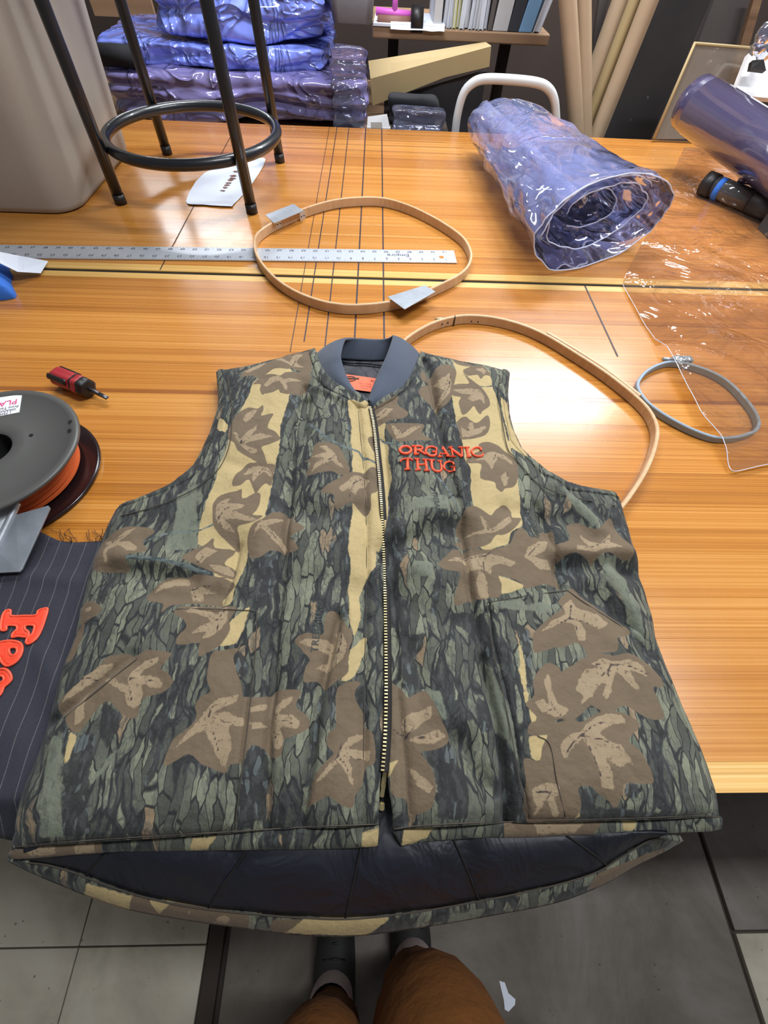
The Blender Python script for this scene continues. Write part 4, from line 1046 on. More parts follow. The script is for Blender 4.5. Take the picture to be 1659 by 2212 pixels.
leaf('E', [(180,470),(290,455),(350,480),(405,540),(370,590),(280,620),(160,660)], [[(210,510),(290,500),(300,540),(220,550)]])
leaf('E', [(210,660),(190,800),(120,980),(20,1020),(60,900),(110,740)])
leaf('E', [(-20,1400),(100,1290),(250,1180),(330,1120),(480,980),(560,980),(640,960),(740,990),(860,940),(960,950),(1080,970),(1050,1030),(980,1110),(1060,1160),(1100,1230),(1040,1300),(960,1340),(830,1370),(790,1450),(770,1550),(690,1550),(600,1490),(540,1420),(480,1410),(400,1480),(330,1580),(280,1640),(230,1700),(150,1650),(100,1560),(90,1490),(0,1530)],
     [[(0,1390),(130,1280),(250,1160),(400,1070),(530,1050),(460,1130),(300,1240),(160,1330),(20,1410)], [(430,1190),(560,1200),(640,1250),(700,1290),(680,1200),(740,1120),(840,1040),(970,1000),(950,1060),(830,1120),(790,1170),(950,1180),(1010,1240),(980,1300),(880,1270),(800,1230),(820,1330),(800,1430),(740,1480),(680,1430),(660,1340),(600,1290),(480,1230)], [(220,1420),(260,1320),(300,1310),(280,1430),(300,1540),(260,1590),(200,1620),(195,1500)]],
     [[(250,1165),(390,1215),(420,1220)], [(230,1180),(230,1280)], [(700,1270),(710,1190),(770,1190)], [(830,1195),(940,1235)], [(700,1290),(715,1390),(740,1440)]])
leaf('F', [(40,970),(130,940),(290,910),(230,990),(260,1120),(300,1230),(320,1340),(350,1360),(560,1340),(590,1290),(850,1295),(790,1440),(880,1510),(930,1590),(890,1660),(760,1720),(690,1750),(680,1850),(650,1910),(590,1915),(540,1900),(480,1820),(400,1800),(350,1850),(310,1960),(200,1980),(170,2060),(60,2020),(-60,1970),(-160,1880),(-300,1950),(-395,1995),(-365,1870),(-300,1740),(-170,1640),(-100,1540),(-110,1440),(-60,1360),(30,1310),(0,1200)],
     [[(-290,1830),(-200,1700),(-90,1590),(0,1460),(100,1380),(280,1340),(270,1400),(130,1460),(40,1510),(160,1500),(330,1560),(330,1630),(180,1620),(220,1780),(210,1850),(160,2010),(120,1960),(60,1850),(0,1720),(-20,1660),(-120,1700),(-240,1790)], [(370,1450),(530,1420),(530,1470),(380,1510)], [(370,1580),(500,1600),(540,1640),(400,1650)],
      [(590,1530),(620,1430),(700,1370),(765,1345),(760,1400),(660,1480),(620,1520),(760,1520),(850,1580),(820,1650),(720,1640),(640,1620),(680,1700),(680,1800),(640,1840),(600,1830),(560,1700),(570,1600)]],
     [[(10,1540),(40,1460),(60,1440)], [(0,1600),(40,1650),(100,1850)], [(120,1580),(210,1590)], [(600,1560),(700,1570),(770,1600)], [(580,1640),(640,1800)]])
leaf('F', [(790,830),(900,770),(1050,780),(1060,650),(1100,570),(1190,580),(1260,690),(1310,740),(1320,830),(1290,900),(1280,1050),(1270,1140),(1180,1200),(1070,1280),(1000,1210),(870,1220),(890,1080),(930,1020),(850,920)],
     [[(820,860),(900,820),(1020,820),(1150,850),(1170,720),(1230,780),(1270,880),(1230,1000),(1130,1090),(1080,1110),(980,1090),(1080,1030),(1100,950),(960,910)]], [[(1090,900),(1180,950),(1210,850),(1220,770)], [(1180,950),(1170,1050)]])
leaf('F', [(1180,1270),(1400,1210),(1340,1300),(1360,1400),(1420,1500),(1430,1620),(1510,1700),(1530,1950),(1440,2000),(1400,2183),(1340,2270),(1321,2376),(1200,2340),(1100,2265),(1030,2295),(879,2380),(920,2260),(960,2100),(1060,1960),(1150,1870),(1080,1790),(1100,1680),(1170,1620)],
     [[(940,2180),(1040,2060),(1180,1880),(1290,1720),(1420,1690),(1420,1730),(1320,1790),(1290,1830),(1480,1850),(1480,1940),(1330,1920),(1270,1880),(1310,2000),(1330,2200),(1270,2080),(1200,1960),(1130,2010),(1040,2110)]],
     [[(1190,1880),(1230,1770)], [(1130,1960),(1190,1900),(1250,1980),(1280,2050)], [(1300,1900),(1390,1930)]])
leaf('G', [(150,1500),(170,1220),(300,1290),(350,1360),(500,1290),(600,1450),(650,1590),(720,1750),(600,1840),(440,1860),(480,1900),(560,2020),(600,2183),(580,2320),(540,2400),(380,2440),(330,2300),(200,2250),(190,2060),(260,1930),(150,1950),(130,1700)],
     [[(290,1560),(380,1500),(480,1480),(560,1430),(560,1540),(450,1620),(350,1690),(300,1650)], [(330,1740),(480,1700),(620,1660),(690,1720),(580,1790),(420,1780)], [(340,2000),(420,2040),(520,2120),(580,2183),(540,2240),(440,2180)]],
     [[(150,1610),(310,1720),(320,1560)], [(310,1740),(400,1630)], [(320,1740),(430,1740),(540,1710)]])
leaf('H', [(260,200),(300,130),(420,20),(530,-60),(500,-130),(580,-220),(620,-270),(680,-260),(860,-100),(1000,0),(1180,140),(1110,190),(1040,190),(1030,330),(900,340),(780,400),(720,290),(640,250),(560,290),(450,300),(270,350)],
     [[(340,150),(430,60),(560,-10),(540,-90),(620,-150),(660,-80),(700,-60),(880,0),(960,80),(880,130),(760,70),(700,50),(750,160),(740,240),(680,230),(640,80),(560,60),(440,110)]], [[(600,30),(620,-100)], [(480,90),(600,30),(740,60),(850,110)], [(640,60),(690,170)]])
leaf('H', [(520,520),(620,460),(720,400),(860,350),(1000,370),(1140,350),(1280,420),(1400,530),(1480,620),(1430,660),(1360,650),(1390,740),(1450,880),(1450,950),(1330,950),(1200,880),(1080,830),(960,890),(840,860),(780,830),(700,900),(620,950),(560,870),(430,700),(420,590),(480,590)],
     [[(790,450),(900,390),(1010,420),(1140,400),(1260,460),(1320,570),(1230,530),(1130,490),(1190,600),(1250,690),(1180,670),(1070,560),(1030,500),(990,600),(970,710),(920,780),(890,740),(930,620),(880,620),(800,740),(680,830),(720,740),(650,690),(680,580),(740,500),(880,480)]],
     [[(790,465),(900,440),(1000,440),(1150,470),(1310,540)], [(1000,440),(930,520),(880,560)], [(1000,440),(1060,530)], [(960,500),(950,560)]])
leaf('H', [(185,810),(260,740),(250,620),(300,520),(400,440),(520,520),(560,870),(620,960),(470,950),(430,1080),(220,1100),(215,1000),(290,950),(210,860)],
     [[(260,800),(340,770),(400,850),(350,620),(400,520),(430,700),(470,820),(590,860),(520,940),(440,930),(330,890)]], [[(370,890),(430,860),(500,920)], [(400,780),(440,850)]])
leaf('H', [(340,1200),(400,1090),(440,1000),(620,960),(700,980),(840,900),(960,890),(1080,900),(1240,1000),(1130,1110),(1120,1170),(1230,1260),(1310,1400),(1350,1530),(1240,1540),(1090,1540),(1080,1640),(1040,1770),(960,1700),(860,1630),(780,1560),(680,1580),(720,1740),(690,1850),(640,1900),(260,1900),(200,1500),(180,1310),(320,1335)],
     [[(500,1200),(560,1110),(690,1070),(740,1000),(830,930),(960,905),(1060,920),(1100,990),(980,1000),(880,1050),(850,1100),(930,1150),(1040,1190),(1170,1380),(1120,1350),(1050,1390),(960,1360),(890,1280),(960,1430),(1000,1600),(950,1590),(880,1570),(840,1380),(770,1240),(700,1130),(600,1220),(540,1330),(520,1260)],
      [(250,1600),(330,1550),(400,1530),(510,1560),(500,1660),(440,1640),(500,1740),(540,1850),(490,1860),(400,1680),(340,1800),(290,1870),(320,1740),(280,1690)]],
     [[(690,1100),(800,1125),(900,1150)], [(690,1105),(900,1155)], [(690,1100),(600,1180),(550,1290)], [(700,1090),(800,1010),(920,975)], [(730,1150),(800,1300),(870,1480)], [(920,1160),(1080,1260)], [(290,1620),(430,1610)], [(440,1620),(400,1680)]])
for k_, P_ in (('B', [(415,440),(540,355),(600,310),(720,315),(760,345),(740,565),(700,700),(660,830),(650,900),(640,1080),(600,1190),(570,1420),(540,1560),(520,1690),(500,1760),(380,1830),(360,2030),(345,2118),(310,2208),(265,2298),(240,2348),(215,2438),(190,2508),(85,2500),(60,2300),(-30,2000),(-100,1950),(-90,1800),(-60,1680),(-40,1650),(0,1500),(40,1420),(75,1300),(80,1220),(150,1090),(180,980),(270,760),(300,680),(360,570),(390,480)]),
    ('F', [(370,510),(330,560),(200,660),(195,760),(110,900),(250,870),(310,760),(345,650),(370,560)]),
    ('B', [(1290,610),(1400,625),(1460,600),(1500,760),(1530,900),(1550,1180),(1570,1480),(1585,1700),(1560,1850),(1540,2000),(1530,2140),(1460,2238),(1400,2368),(1375,2448),(1400,2598),(1370,2708),(1330,2798),(1285,2608),(1290,2458),(1275,2358),(1300,2208),(1300,2068),(1280,2008),(1290,1850),(1300,1760),(1320,1600),(1325,1270),(1310,1230),(1320,1100),(1300,960),(1310,840),(1280,700)]),
    ('F', [(1440,780),(1310,920),(1280,990),(1285,1110),(1210,1200),(1310,1190),(1380,1070),(1420,960),(1445,850)]),
    ('C', [(25,840),(100,810),(140,820),(130,900),(140,960),(170,1020),(165,1130),(190,1250),(195,1350),(165,1450),(170,1600),(145,1750),(130,1870),(80,1990),(60,1990),(75,1800),(60,1500),(30,1050)]),
    ('G', [(145,450),(170,450),(165,800),(180,1200),(160,1480),(140,1470),(130,1000)]), ('G', [(155,1950),(250,1930),(245,2010),(190,2060),(150,2090)]),
    ('C', [(760,200),(870,260),(1000,280),(1100,330),(1130,480),(1190,620),(1230,760),(1290,990),(1310,1090),(1350,1200),(1370,1400),(1390,1560),(1400,1780),(1290,1850),(1270,1950),(1160,1990),(1030,2000),(900,1700),(950,1600),(930,1500),(920,1240),(880,1190),(860,1080),(840,940),(800,800),(780,700),(760,570),(750,470),(790,320)]),
    ('D', [(130,1540),(300,1620),(370,1660),(160,1720),(150,1600)]),
    ('H', [(115,180),(135,250),(190,480),(195,700),(215,720),(185,830),(165,700),(130,500),(140,420)]), ('H', [(215,860),(290,950),(240,990)]), ('H', [(210,1110),(395,1090),(340,1220),(320,1335),(250,1300)]), ('H', [(715,1750),(720,1850),(685,1875),(700,1800)]),
    ('C', [(1210,565),(1290,640),(1300,760),(1340,860),(1400,980),(1470,1130),(1390,1080),(1310,1040),(1290,900),(1260,800)]),
    ('A', [(1310,770),(1390,850),(1370,920),(1290,880)]), ('E', [(135,1660),(215,1725),(190,1830),(125,2010),(125,1850),(150,1750)])):
    TAN.append(zp_(k_, P_))
for k_, P_ in (('B', [(370,440),(420,370),(390,470),(300,650),(240,760),(180,860),(180,800),(230,650)]),
    ('B', [(745,560),(860,560),(700,850),(660,1050),(620,1250),(590,1420),(720,1580),(730,1640),(560,1680),(520,1700),(545,1500),(570,1350),(600,1190),(645,1060),(650,880),(700,700)]),
    ('B', [(1250,620),(1290,610),(1310,840),(1300,960),(1280,1010),(1270,850)]), ('B', [(1240,1600),(1320,1570),(1300,1850),(1250,2000),(1290,2050),(1290,2183),(1240,2183)]), ('B', [(900,1650),(980,1660),(1000,1760),(930,1740)]), ('B', [(1170,1640),(1240,1620),(1150,1900),(1120,2050),(1100,2050)]),
    ('F', [(470,130),(560,30),(640,40),(640,200),(580,320),(560,480),(470,560),(450,500),(470,330)]), ('F', [(1100,0),(1170,0),(1110,160),(1080,180)]), ('F', [(1200,510),(1270,480),(1280,640),(1220,590)]), ('F', [(1250,100),(1290,150),(1270,400),(1230,430)]),
    ('F', [(240,1000),(290,930),(370,1060),(340,1230),(260,1120)]), ('F', [(1350,1290),(1440,1220),(1450,1500),(1410,1490),(1340,1350)]), ('F', [(1090,1270),(1150,1230),(1170,1300),(1150,1620),(1120,1640),(1100,1380)]), ('F', [(870,2183),(940,1700),(1010,1330),(1050,1300),(980,1700),(930,2000),(900,2183)]),
    ('F', [(310,1970),(350,1850),(420,1790),(500,1830),(540,1910),(520,2183),(480,2500),(240,2500),(280,2183)]),
    ('E', [(1380,980),(1460,940),(1450,1100),(1390,1310),(1360,1300),(1400,1100)]), ('E', [(1080,1240),(1150,1190),(1130,1340),(1060,1560),(1000,1800),(940,2020),(880,2183),(820,2183),(920,1900),(1000,1600)]),
    ('E', [(240,1720),(300,1680),(400,1720),(370,1900),(330,2183),(300,2600),(40,2650),(100,2183),(110,1900),(180,1870)]), ('E', [(430,1560),(470,1420),(540,1440),(640,1540),(560,1750),(500,1830),(440,1720)]), ('E', [(420,250),(460,160),(520,250),(480,350),(420,520),(370,440)]), ('E', [(120,1640),(140,1680),(110,1900),(90,1880),(90,1720)]), ('E', [(200,900),(240,640),(280,640),(250,800),(230,960)]),
    ('C', [(165,1010),(190,1060),(230,1300),(220,1600),(150,1700),(165,1450),(195,1350),(190,1250),(165,1130)]), ('C', [(130,1700),(200,1680),(330,1750),(350,1950),(300,2100),(60,2100),(100,1930),(130,1850)]), ('C', [(620,1690),(790,1700),(840,1660),(860,1800),(780,1840),(640,1800)]),  # second outline is dark print with fold shade painted in
    ('C', [(600,680),(700,620),(760,570),(800,760),(860,960),(930,1230),(940,1560),(880,1580),(840,1300),(780,900),(720,720)]), ('C', [(560,220),(640,200),(640,310),(570,310)]),
    ('D', [(1150,900),(1280,900),(1400,1200),(1440,1400),(1420,1500),(1350,1270),(1260,1150)]), ('D', [(700,1400),(820,1360),(840,1560),(720,1620)]), ('D', [(960,1700),(1160,1850),(1280,2000),(1100,1850)]), ('D', [(350,1000),(340,860),(420,900),(440,1180),(350,1110)]),
    ('G', [(240,300),(300,420),(340,700),(420,1000),(500,1270),(360,1310),(300,1150),(280,700)]), ('G', [(370,760),(500,760),(490,900),(400,970),(360,900)]), ('G', [(590,200),(650,200),(650,400),(600,550),(640,640),(560,560)]), ('G', [(700,560),(960,560),(1010,880),(930,760),(850,700),(760,650)]), ('G', [(980,600),(1050,560),(1110,760),(1170,1130),(1080,1000),(1020,800)]), ('G', [(980,1360),(1060,1400),(1150,1650),(1000,1700),(950,1500)]),
    ('G', [(480,1860),(730,1790),(780,1900),(900,2183),(900,2480),(620,2480),(620,2183),(560,2000)]), ('G', [(1330,680),(1450,750),(1470,1280),(1430,1300),(1400,1000),(1370,830)]), ('G', [(1140,1680),(1260,1750),(1400,2100),(1450,2500),(1250,2500),(1200,2183)]),
    ('H', [(710,1620),(790,1580),(860,1640),(840,1860),(720,1860)]), ('H', [(1100,1540),(1210,1540),(1220,1700),(1100,1650)]), ('H', [(850,1750),(1150,1780),(1600,1830),(1590,1890),(850,1890)])):
    DARK.append(zp_(k_, P_))
for k_, P_ in (('D', [(690,740),(800,740),(900,880),(960,1000),(1030,1060),(980,1130),(860,1000),(760,860)]), ('D', [(1080,1400),(1200,1380),(1300,1560),(1300,1750),(1420,1820),(1400,1900),(1320,1920),(1200,1700),(1110,1600)]), ('D', [(1330,1900),(1400,1900),(1500,2183),(1360,2100)]), ('D', [(60,1790),(330,1770),(350,1830),(560,1800),(620,1850),(560,1900),(330,1880),(80,1830)]),
    ('G', [(1090,860),(1140,1130),(1280,1500),(1370,1980),(1280,1800),(1150,1640),(1100,1400)]), ('G', [(520,1290),(640,1290),(700,1580),(640,1550)]), ('G', [(390,110),(560,130),(590,260),(440,250)]), ('A', [(930,1500),(1110,1390),(1110,1990),(800,2020),(920,1700)]),
    ('E', [(-30,1700),(90,1750),(80,2183),(60,2650),(-180,2650),(-80,2183),(-60,1900)]), ('E', [(640,1800),(780,1560),(700,1700),(500,2000),(330,2183),(400,2050),(560,1850)]), ('C', [(420,1530),(700,1500),(740,1650),(520,1640),(300,1640)])):
    GREEN.append(zp_(k_, P_))
for k_, w_, P_ in (('B', 20, [(890,810),(1060,980),(1240,1040),(1380,1070),(1420,1120),(1560,1180)]), ('C', 18, [(30,930),(90,940),(200,1000),(330,1060)]), ('A', 16, [(620,1930),(850,1850),(1130,1830),(1280,1770)]), ('E', 28, [(640,85),(930,105),(1220,165),(1390,210)]), ('C', 17, [(520,1220),(700,1420),(830,1640)]), ('C', 11, [(1010,490),(1080,485),(1150,470)])):
    TWIG.append((zp_(k_, P_), w_ * ZS))

# print layers as distance fields stored on the cloth
def to_xy(px, z): return np.array([at(x, y, z)[:2] for x, y in px])
def layer(P, polys, base=.012):
    f = np.full(len(P), base)
    for q in polys:
        lo, hi = q.min(0) - base, q.max(0) + base
        m = (P[:, 0] > lo[0]) & (P[:, 0] < hi[0]) & (P[:, 1] > lo[1]) & (P[:, 1] < hi[1])
        if m.any(): f[m] = np.minimum(f[m], poly_sdf(P[m], q))
    return f
def line_layer(P, lines, base=.012):
    f = np.full(len(P), base)
    for q, w in lines:
        lo, hi = q.min(0) - base - w, q.max(0) + base + w
        m = (P[:, 0] > lo[0]) & (P[:, 0] < hi[0]) & (P[:, 1] > lo[1]) & (P[:, 1] < hi[1])
        if m.any(): f[m] = np.minimum(f[m], line_dist(P[m], q) - w)
    return f
ZP = .024
def px_scale(x, y):  # metres per pixel on the cloth around (x, y)
    return np.linalg.norm(at(x + 1, y, ZP) - at(x, y, ZP))
PRINT = dict(leaf=[np.array(smoothline(to_xy(p, ZP), 3, True)) for p in LEAF], light=[to_xy(p, ZP) for p in LIGHT], tan=[np.array(smoothline(to_xy(p, ZP), 2, True)) for p in TAN], dark=[to_xy(p, ZP) for p in DARK], green=[to_xy(p, ZP) for p in GREEN])
VEINS = [(to_xy(p, ZP), .0007) for p in VEIN]
TWIGS = [(to_xy(p, ZP), w * px_scale(*p[0]) * .6) for p, w in TWIG]
def put_print(o, P, pr=None, veins=None, twigs=None):
    pr = PRINT if pr is None else pr
    d = {k_: layer(P, v) for k_, v in pr.items()}
    for k_ in ('leaf', 'light', 'tan', 'dark', 'green'): d.setdefault(k_, np.full(len(P), .012))
    d['vein'] = line_layer(P, VEINS if veins is None else veins); d['twig'] = line_layer(P, TWIGS if twigs is None else twigs)
    for k_, v in d.items():
        a = o.data.attributes.new(k_, 'FLOAT', 'POINT'); a.data.foreach_set('value', v.astype(np.float32))

def camo_mat():
    k = NT('camouflage_cloth'); co = k.coord()
    def att(n): return k.add('ShaderNodeAttribute', attribute_name=n).outputs['Fac']
    def mask(n, jit=.002, js=160.0, soft=.0006, bias=0.0):
        nz = k.noise(co, js, 3, .6)
        v = k.math('ADD', att(n), k.math('MULTIPLY', k.math('SUBTRACT', nz, .5), jit))
        return k.math('SUBTRACT', 1.0, k.step(v, bias - soft, bias + soft))
    wn = k.noise(co, 28, 3, .5, color=True)
    wm = k.add('ShaderNodeVectorMath', operation='MULTIPLY_ADD'); k.lk(wn, wm.inputs[0]); wm.inputs[1].default_value = (.020, .022, 0); k.lk(co, wm.inputs[2])
    def bark(sx, sy, rot, loc):
        m = k.mapping(wm.outputs[0], (sx, sy, 0), (0, 0, rot), loc)
        e = k.add('ShaderNodeTexVoronoi', feature='DISTANCE_TO_EDGE'); k.lk(m, e.inputs['Vector']); e.inputs['Scale'].default_value = 1.0
        f = k.add('ShaderNodeTexVoronoi', feature='F1'); k.lk(m, f.inputs['Vector']); f.inputs['Scale'].default_value = 1.0
        s = k.add('ShaderNodeSeparateColor'); k.lk(f.outputs['Color'], s.inputs[0])
        return e.outputs['Distance'], s.outputs[0], s.outputs[1]
    e1, c1, c2 = bark(126, 30, .05, (3, 1, 0))
    e2, d1, d2 = bark(240, 78, -.05, (7, 2, 0))
    big = k.noise(k.mapping(co, (26, 8, 1)), 1.0, 3, .6, .4)
    width = k.math('MULTIPLY_ADD', big, .95, -.40)
    crack = k.math('SUBTRACT', 1.0, k.step(k.math('SUBTRACT', e1, k.math('MAXIMUM', width, .02)), -.015, .03))
    crack2 = k.math('MULTIPLY', k.math('SUBTRACT', 1.0, k.step(e2, .03, .09)), k.step(big, .40, .5))
    tone = k.ramp(c1, [(.0, srgb(70, 72, 64)), (.22, srgb(88, 91, 79)), (.45, srgb(104, 107, 91)), (.7, srgb(117, 119, 101)), (.96, srgb(132, 114, 90))], 'CONSTANT')
    fleck = k.noise(k.mapping(co, (150, 60, 1)), 1.0, 3, .6)
    tone = k.mix(k.math('MULTIPLY', k.step(fleck, .52, .56), .5), tone, srgb(78, 79, 74))
    darkc = k.mix(k.step(fleck, .5, .6), srgb(44, 45, 45), srgb(60, 62, 61))
    col = k.mix(crack, tone, k.mix(k.step(fleck, .45, .6), srgb(46, 48, 48), srgb(62, 65, 64))); col = k.mix(k.math('MULTIPLY', crack2, .6), col, srgb(56, 59, 58))
    lnk = k.math('MULTIPLY', k.math('SUBTRACT', 1.0, k.step(e1, .015, .05)), .8)
    col = k.mix(lnk, col, srgb(36, 37, 37))
    gm = mask('green', .006, 90, .001)
    col = k.mix(k.math('MULTIPLY', gm, .92), col, k.mix(k.step(fleck, .56, .6), srgb(106, 111, 96), srgb(92, 97, 86)))
    dm = mask('dark', .007, 110, .001)
    dk = k.mix(k.math('MULTIPLY', k.step(d1, .74, .78), k.step(e2, .06, .12)), darkc, srgb(82, 88, 88))
    col = k.mix(k.math('MULTIPLY', dm, .94), col, dk)
    tm = mask('tan', .0042, 130, .0006)
    tn = k.mix(k.noise(co, 300, 2), srgb(164, 145, 102), srgb(178, 159, 115))
    col = k.mix(tm, col, tn)
    tw = mask('twig', .0022, 150, .0006)
    col = k.mix(tw, col, k.mix(k.step(k.noise(k.mapping(co, (40, 120, 1)), 2, 3), .5, .55), srgb(96, 106, 104), srgb(66, 74, 76)))
    lm = mask('leaf', .0018, 90, .0005)
    br = k.mix(k.noise(co, 18, 2), srgb(98, 83, 66), srgb(109, 94, 75))
    col = k.mix(lm, col, br)
    strk = k.noise(co, 230, 3, .6, 1.0)
    gm2 = mask('light', .0045, 200, .0005)
    col = k.mix(k.math('MULTIPLY', gm2, .95), col, k.mix(k.step(strk, .60, .63), srgb(146, 128, 102), srgb(112, 94, 76)))
    vm = mask('vein', .0026, 260, .0004)
    col = k.mix(k.math('MULTIPLY', vm, .9), col, srgb(52, 42, 44))
    tw1 = k.add('ShaderNodeTexWave', wave_type='BANDS', bands_direction='DIAGONAL'); k.lk(co, tw1.inputs['Vector']); tw1.inputs['Scale'].default_value = 420
    nb = k.noise(co, 34, 4, .6)
    bp = k.bump(tw1.outputs['Fac'], .06, .0006); bp = k.bump(nb, .45, .008, bp)
    k.set(Base_Color=col, Roughness=.80, Normal=bp)
    k.b.inputs['Sheen Weight'].default_value = .06
    k.b.inputs['Specular IOR Level'].default_value = .3
    return k.m
M['camo'] = camo_mat()
k = NT('navy_lining'); co = k.coord(); nb = k.noise(co, 16, 4, .55, .8)
k.set(Base_Color=k.mix(k.noise(co, 8, 2), srgb(14, 16, 24), srgb(21, 26, 42)), Roughness=.55, Normal=k.bump(nb, .5, .02)); M['lining'] = k.m
k = NT('ribbed_knit'); co = k.coord()
rib = k.add('ShaderNodeAttribute', attribute_name='rib').outputs['Fac']
w1 = k.math('SINE', k.math('MULTIPLY', rib, 2300.0))
kn = k.noise(co, 900, 2)
k.set(Base_Color=k.mix(k.math('MULTIPLY_ADD', w1, .25, .4), srgb(56, 64, 79), srgb(84, 94, 110)), Roughness=.9, Normal=k.bump(k.math('ADD', w1, kn), .35, .0007))
k.b.inputs['Sheen Weight'].default_value = .2
M['knit'] = k.m
M['thread_orange'] = plain('orange_embroidery', (255, 92, 56), .5, var=.1, scale=500, bump=.3)
M['orange_label'] = plain('orange_label', (240, 104, 66), .6, var=.03)
M['stitch'] = plain('dark_stitch', (70, 63, 54), .8)
M['seam_dark'] = plain('dark_tape', (26, 22, 20), .8)  # plain dark colour of the zip tape and quilt stitching

RPX = [(681,764),(640,777),(580,795),(520,808),(472,817),(474,835),(477,870),(476,895),(468,925),(458,955),(440,990),(425,1015),(405,1035),(380,1055),(345,1075),(310,1088),(285,1095),(270,1103),(260,1115),(248,1140),(236,1163),(228,1185),(214,1215),(202,1255),(193,1300),(183,1345),(168,1400),(150,1460),(135,1510),(116,1570),(97,1630),(75,1690),(52,1755),(38,1800),(33,1832),
       (120,1823),(250,1813),(400,1804),(520,1797),(640,1789),(740,1785),(818,1782),(818,1760),(820,1700),(824,1650),(828,1600),(831,1540),(832,1460),(831,1380),(829,1300),(827,1200),(822,1110),(818,1040),(812,980),(805,920),(800,890),(797,879),(785,871),(760,861),(735,848),(712,830),(697,810),(689,790),(684,775)]
LPX = [(908,768),(960,783),(1010,795),(1060,808),(1097,817),(1095,840),(1093,870),(1096,905),(1106,945),(1122,980),(1145,1005),(1175,1030),(1210,1047),(1250,1060),(1290,1069),(1315,1075),(1325,1085),(1332,1108),(1345,1150),(1358,1190),(1368,1235),(1378,1280),(1390,1330),(1400,1385),(1418,1430),(1442,1490),(1462,1540),(1485,1595),(1510,1650),(1535,1710),(1553,1755),(1555,1766),
       (1500,1764),(1400,1768),(1300,1771),(1200,1774),(1100,1777),(1000,1780),(900,1786),(848,1793),(848,1760),(842,1720),(838,1690),(836,1640),(835,1580),(836,1500),(836,1400),(834,1300),(832,1200),(827,1110),(823,1040),(817,980),(810,920),(805,885),(820,881),(848,868),(870,851),(888,827),(899,800),(905,780)]
ZE = .011
rp_xy = [at(x, y, ZE)[:2] for x, y in RPX]; lp_xy = [at(x, y, ZE)[:2] for x, y in LPX]
# the zip and neck edges ride higher than the outer edge
for i in range(41, len(RPX)): rp_xy[i] = at(*RPX[i], .020)[:2]
for i in range(39, len(LPX)): lp_xy[i] = at(*LPX[i], .020)[:2]
rp_xy = np.array(rp_xy); lp_xy = np.array(lp_xy)
OUTER = [rp_xy[:34], lp_xy[:31]]
HEMS = [rp_xy[34:42], lp_xy[31:40]]
ZIP = np.array([at(x, y, .02)[:2] for x, y in ((799,884),(807,920),(814,980),(820,1040),(825,1110),(829,1200),(832,1300),(833,1400),(834,1500),(833,1580),(829,1660),(822,1790))])
SEAMS = [[(661,845),(643,923),(634,980),(629,1083),(618,1189),(608,1300),(600,1360),(595,1486),(588,1543),(579,1700),(575,1790)],
         [(735,1337),(707,1452),(689,1539),(673,1658),(650,1786)],
         [(915,778),(930,840),(942,889),(960,980),(985,1080),(995,1130),(1001,1220),(1015,1292),(1029,1360),(1052,1498),(1075,1612),(1100,1772)],
         [(1155,1097),(1177,1152),(1190,1210),(1204,1275)], [(520,1190),(505,1260),(480,1316)], [(1035,1420),(1065,1560),(1090,1700),(1100,1775)],
         [(774,889),(784,1000),(790,1083),(792,1198),(790,1330),(788,1450),(786,1600),(782,1780)], [(830,960),(845,1150),(852,1330),(858,1500),(872,1640),(880,1780)]]
SEAMW = [to_xy(s, .024) for s in SEAMS]
SEAMD = [.008, .009, .007, .006, .004, .006, .003, .003]
FOLDS = [([(250,1243),(330,1250),(420,1262)], -.006, .012), ([(235,1212),(310,1222),(400,1235)], .005, .014), ([(330,1292),(400,1300),(470,1290)], -.004, .010),
         ([(838,1200),(900,1170),(990,1150)], -.007, .016), ([(840,1160),(910,1128),(980,1110)], .005, .016), ([(1090,1112),(1150,1118),(1205,1135)], -.005, .013),
         ([(1190,1200),(1260,1212),(1350,1203)], .007, .013), ([(1215,1232),(1290,1226),(1362,1240)], -.007, .012), ([(1200,1072),(1240,1112),(1280,1160)], .006, .012), ([(1225,1065),(1270,1110),(1310,1150)], -.004, .010),
         ([(1295,1225),(1335,1300),(1368,1370)], .006, .012), ([(1262,1285),(1320,1340),(1380,1410)], -.006, .012), ([(985,1610),(1010,1660),(1045,1700)], -.006, .010), ([(890,1560),(960,1540),(1020,1560)], .004, .02),
         ([(640,1120),(720,1128),(775,1110)], -.005, .014), ([(660,1270),(720,1262),(770,1285)], -.004, .016), ([(682,858),(715,872),(750,886)], .005, .007), ([(668,880),(662,905),(655,950)], -.007, .006), ([(690,880),(700,960),(690,1060)], .004, .02),
         ([(880,1400),(900,1460),(905,1560)], -.004, .014), ([(300,1424),(186,1516),(120,1560)], -.004, .005), ([(920,780),(935,830),(943,890)], -.004, .005), ([(880,1230),(940,1250),(1000,1240)], .004, .016),
         ([(500,1010),(540,1030),(600,1020)], -.003, .012), ([(470,1120),(560,1150),(640,1140)], .003, .02), ([(850,1290),(900,1330),(1000,1350)], -.004, .016)]
FOLDW = [(to_xy(p, .024), a, w) for p, a, w in FOLDS]
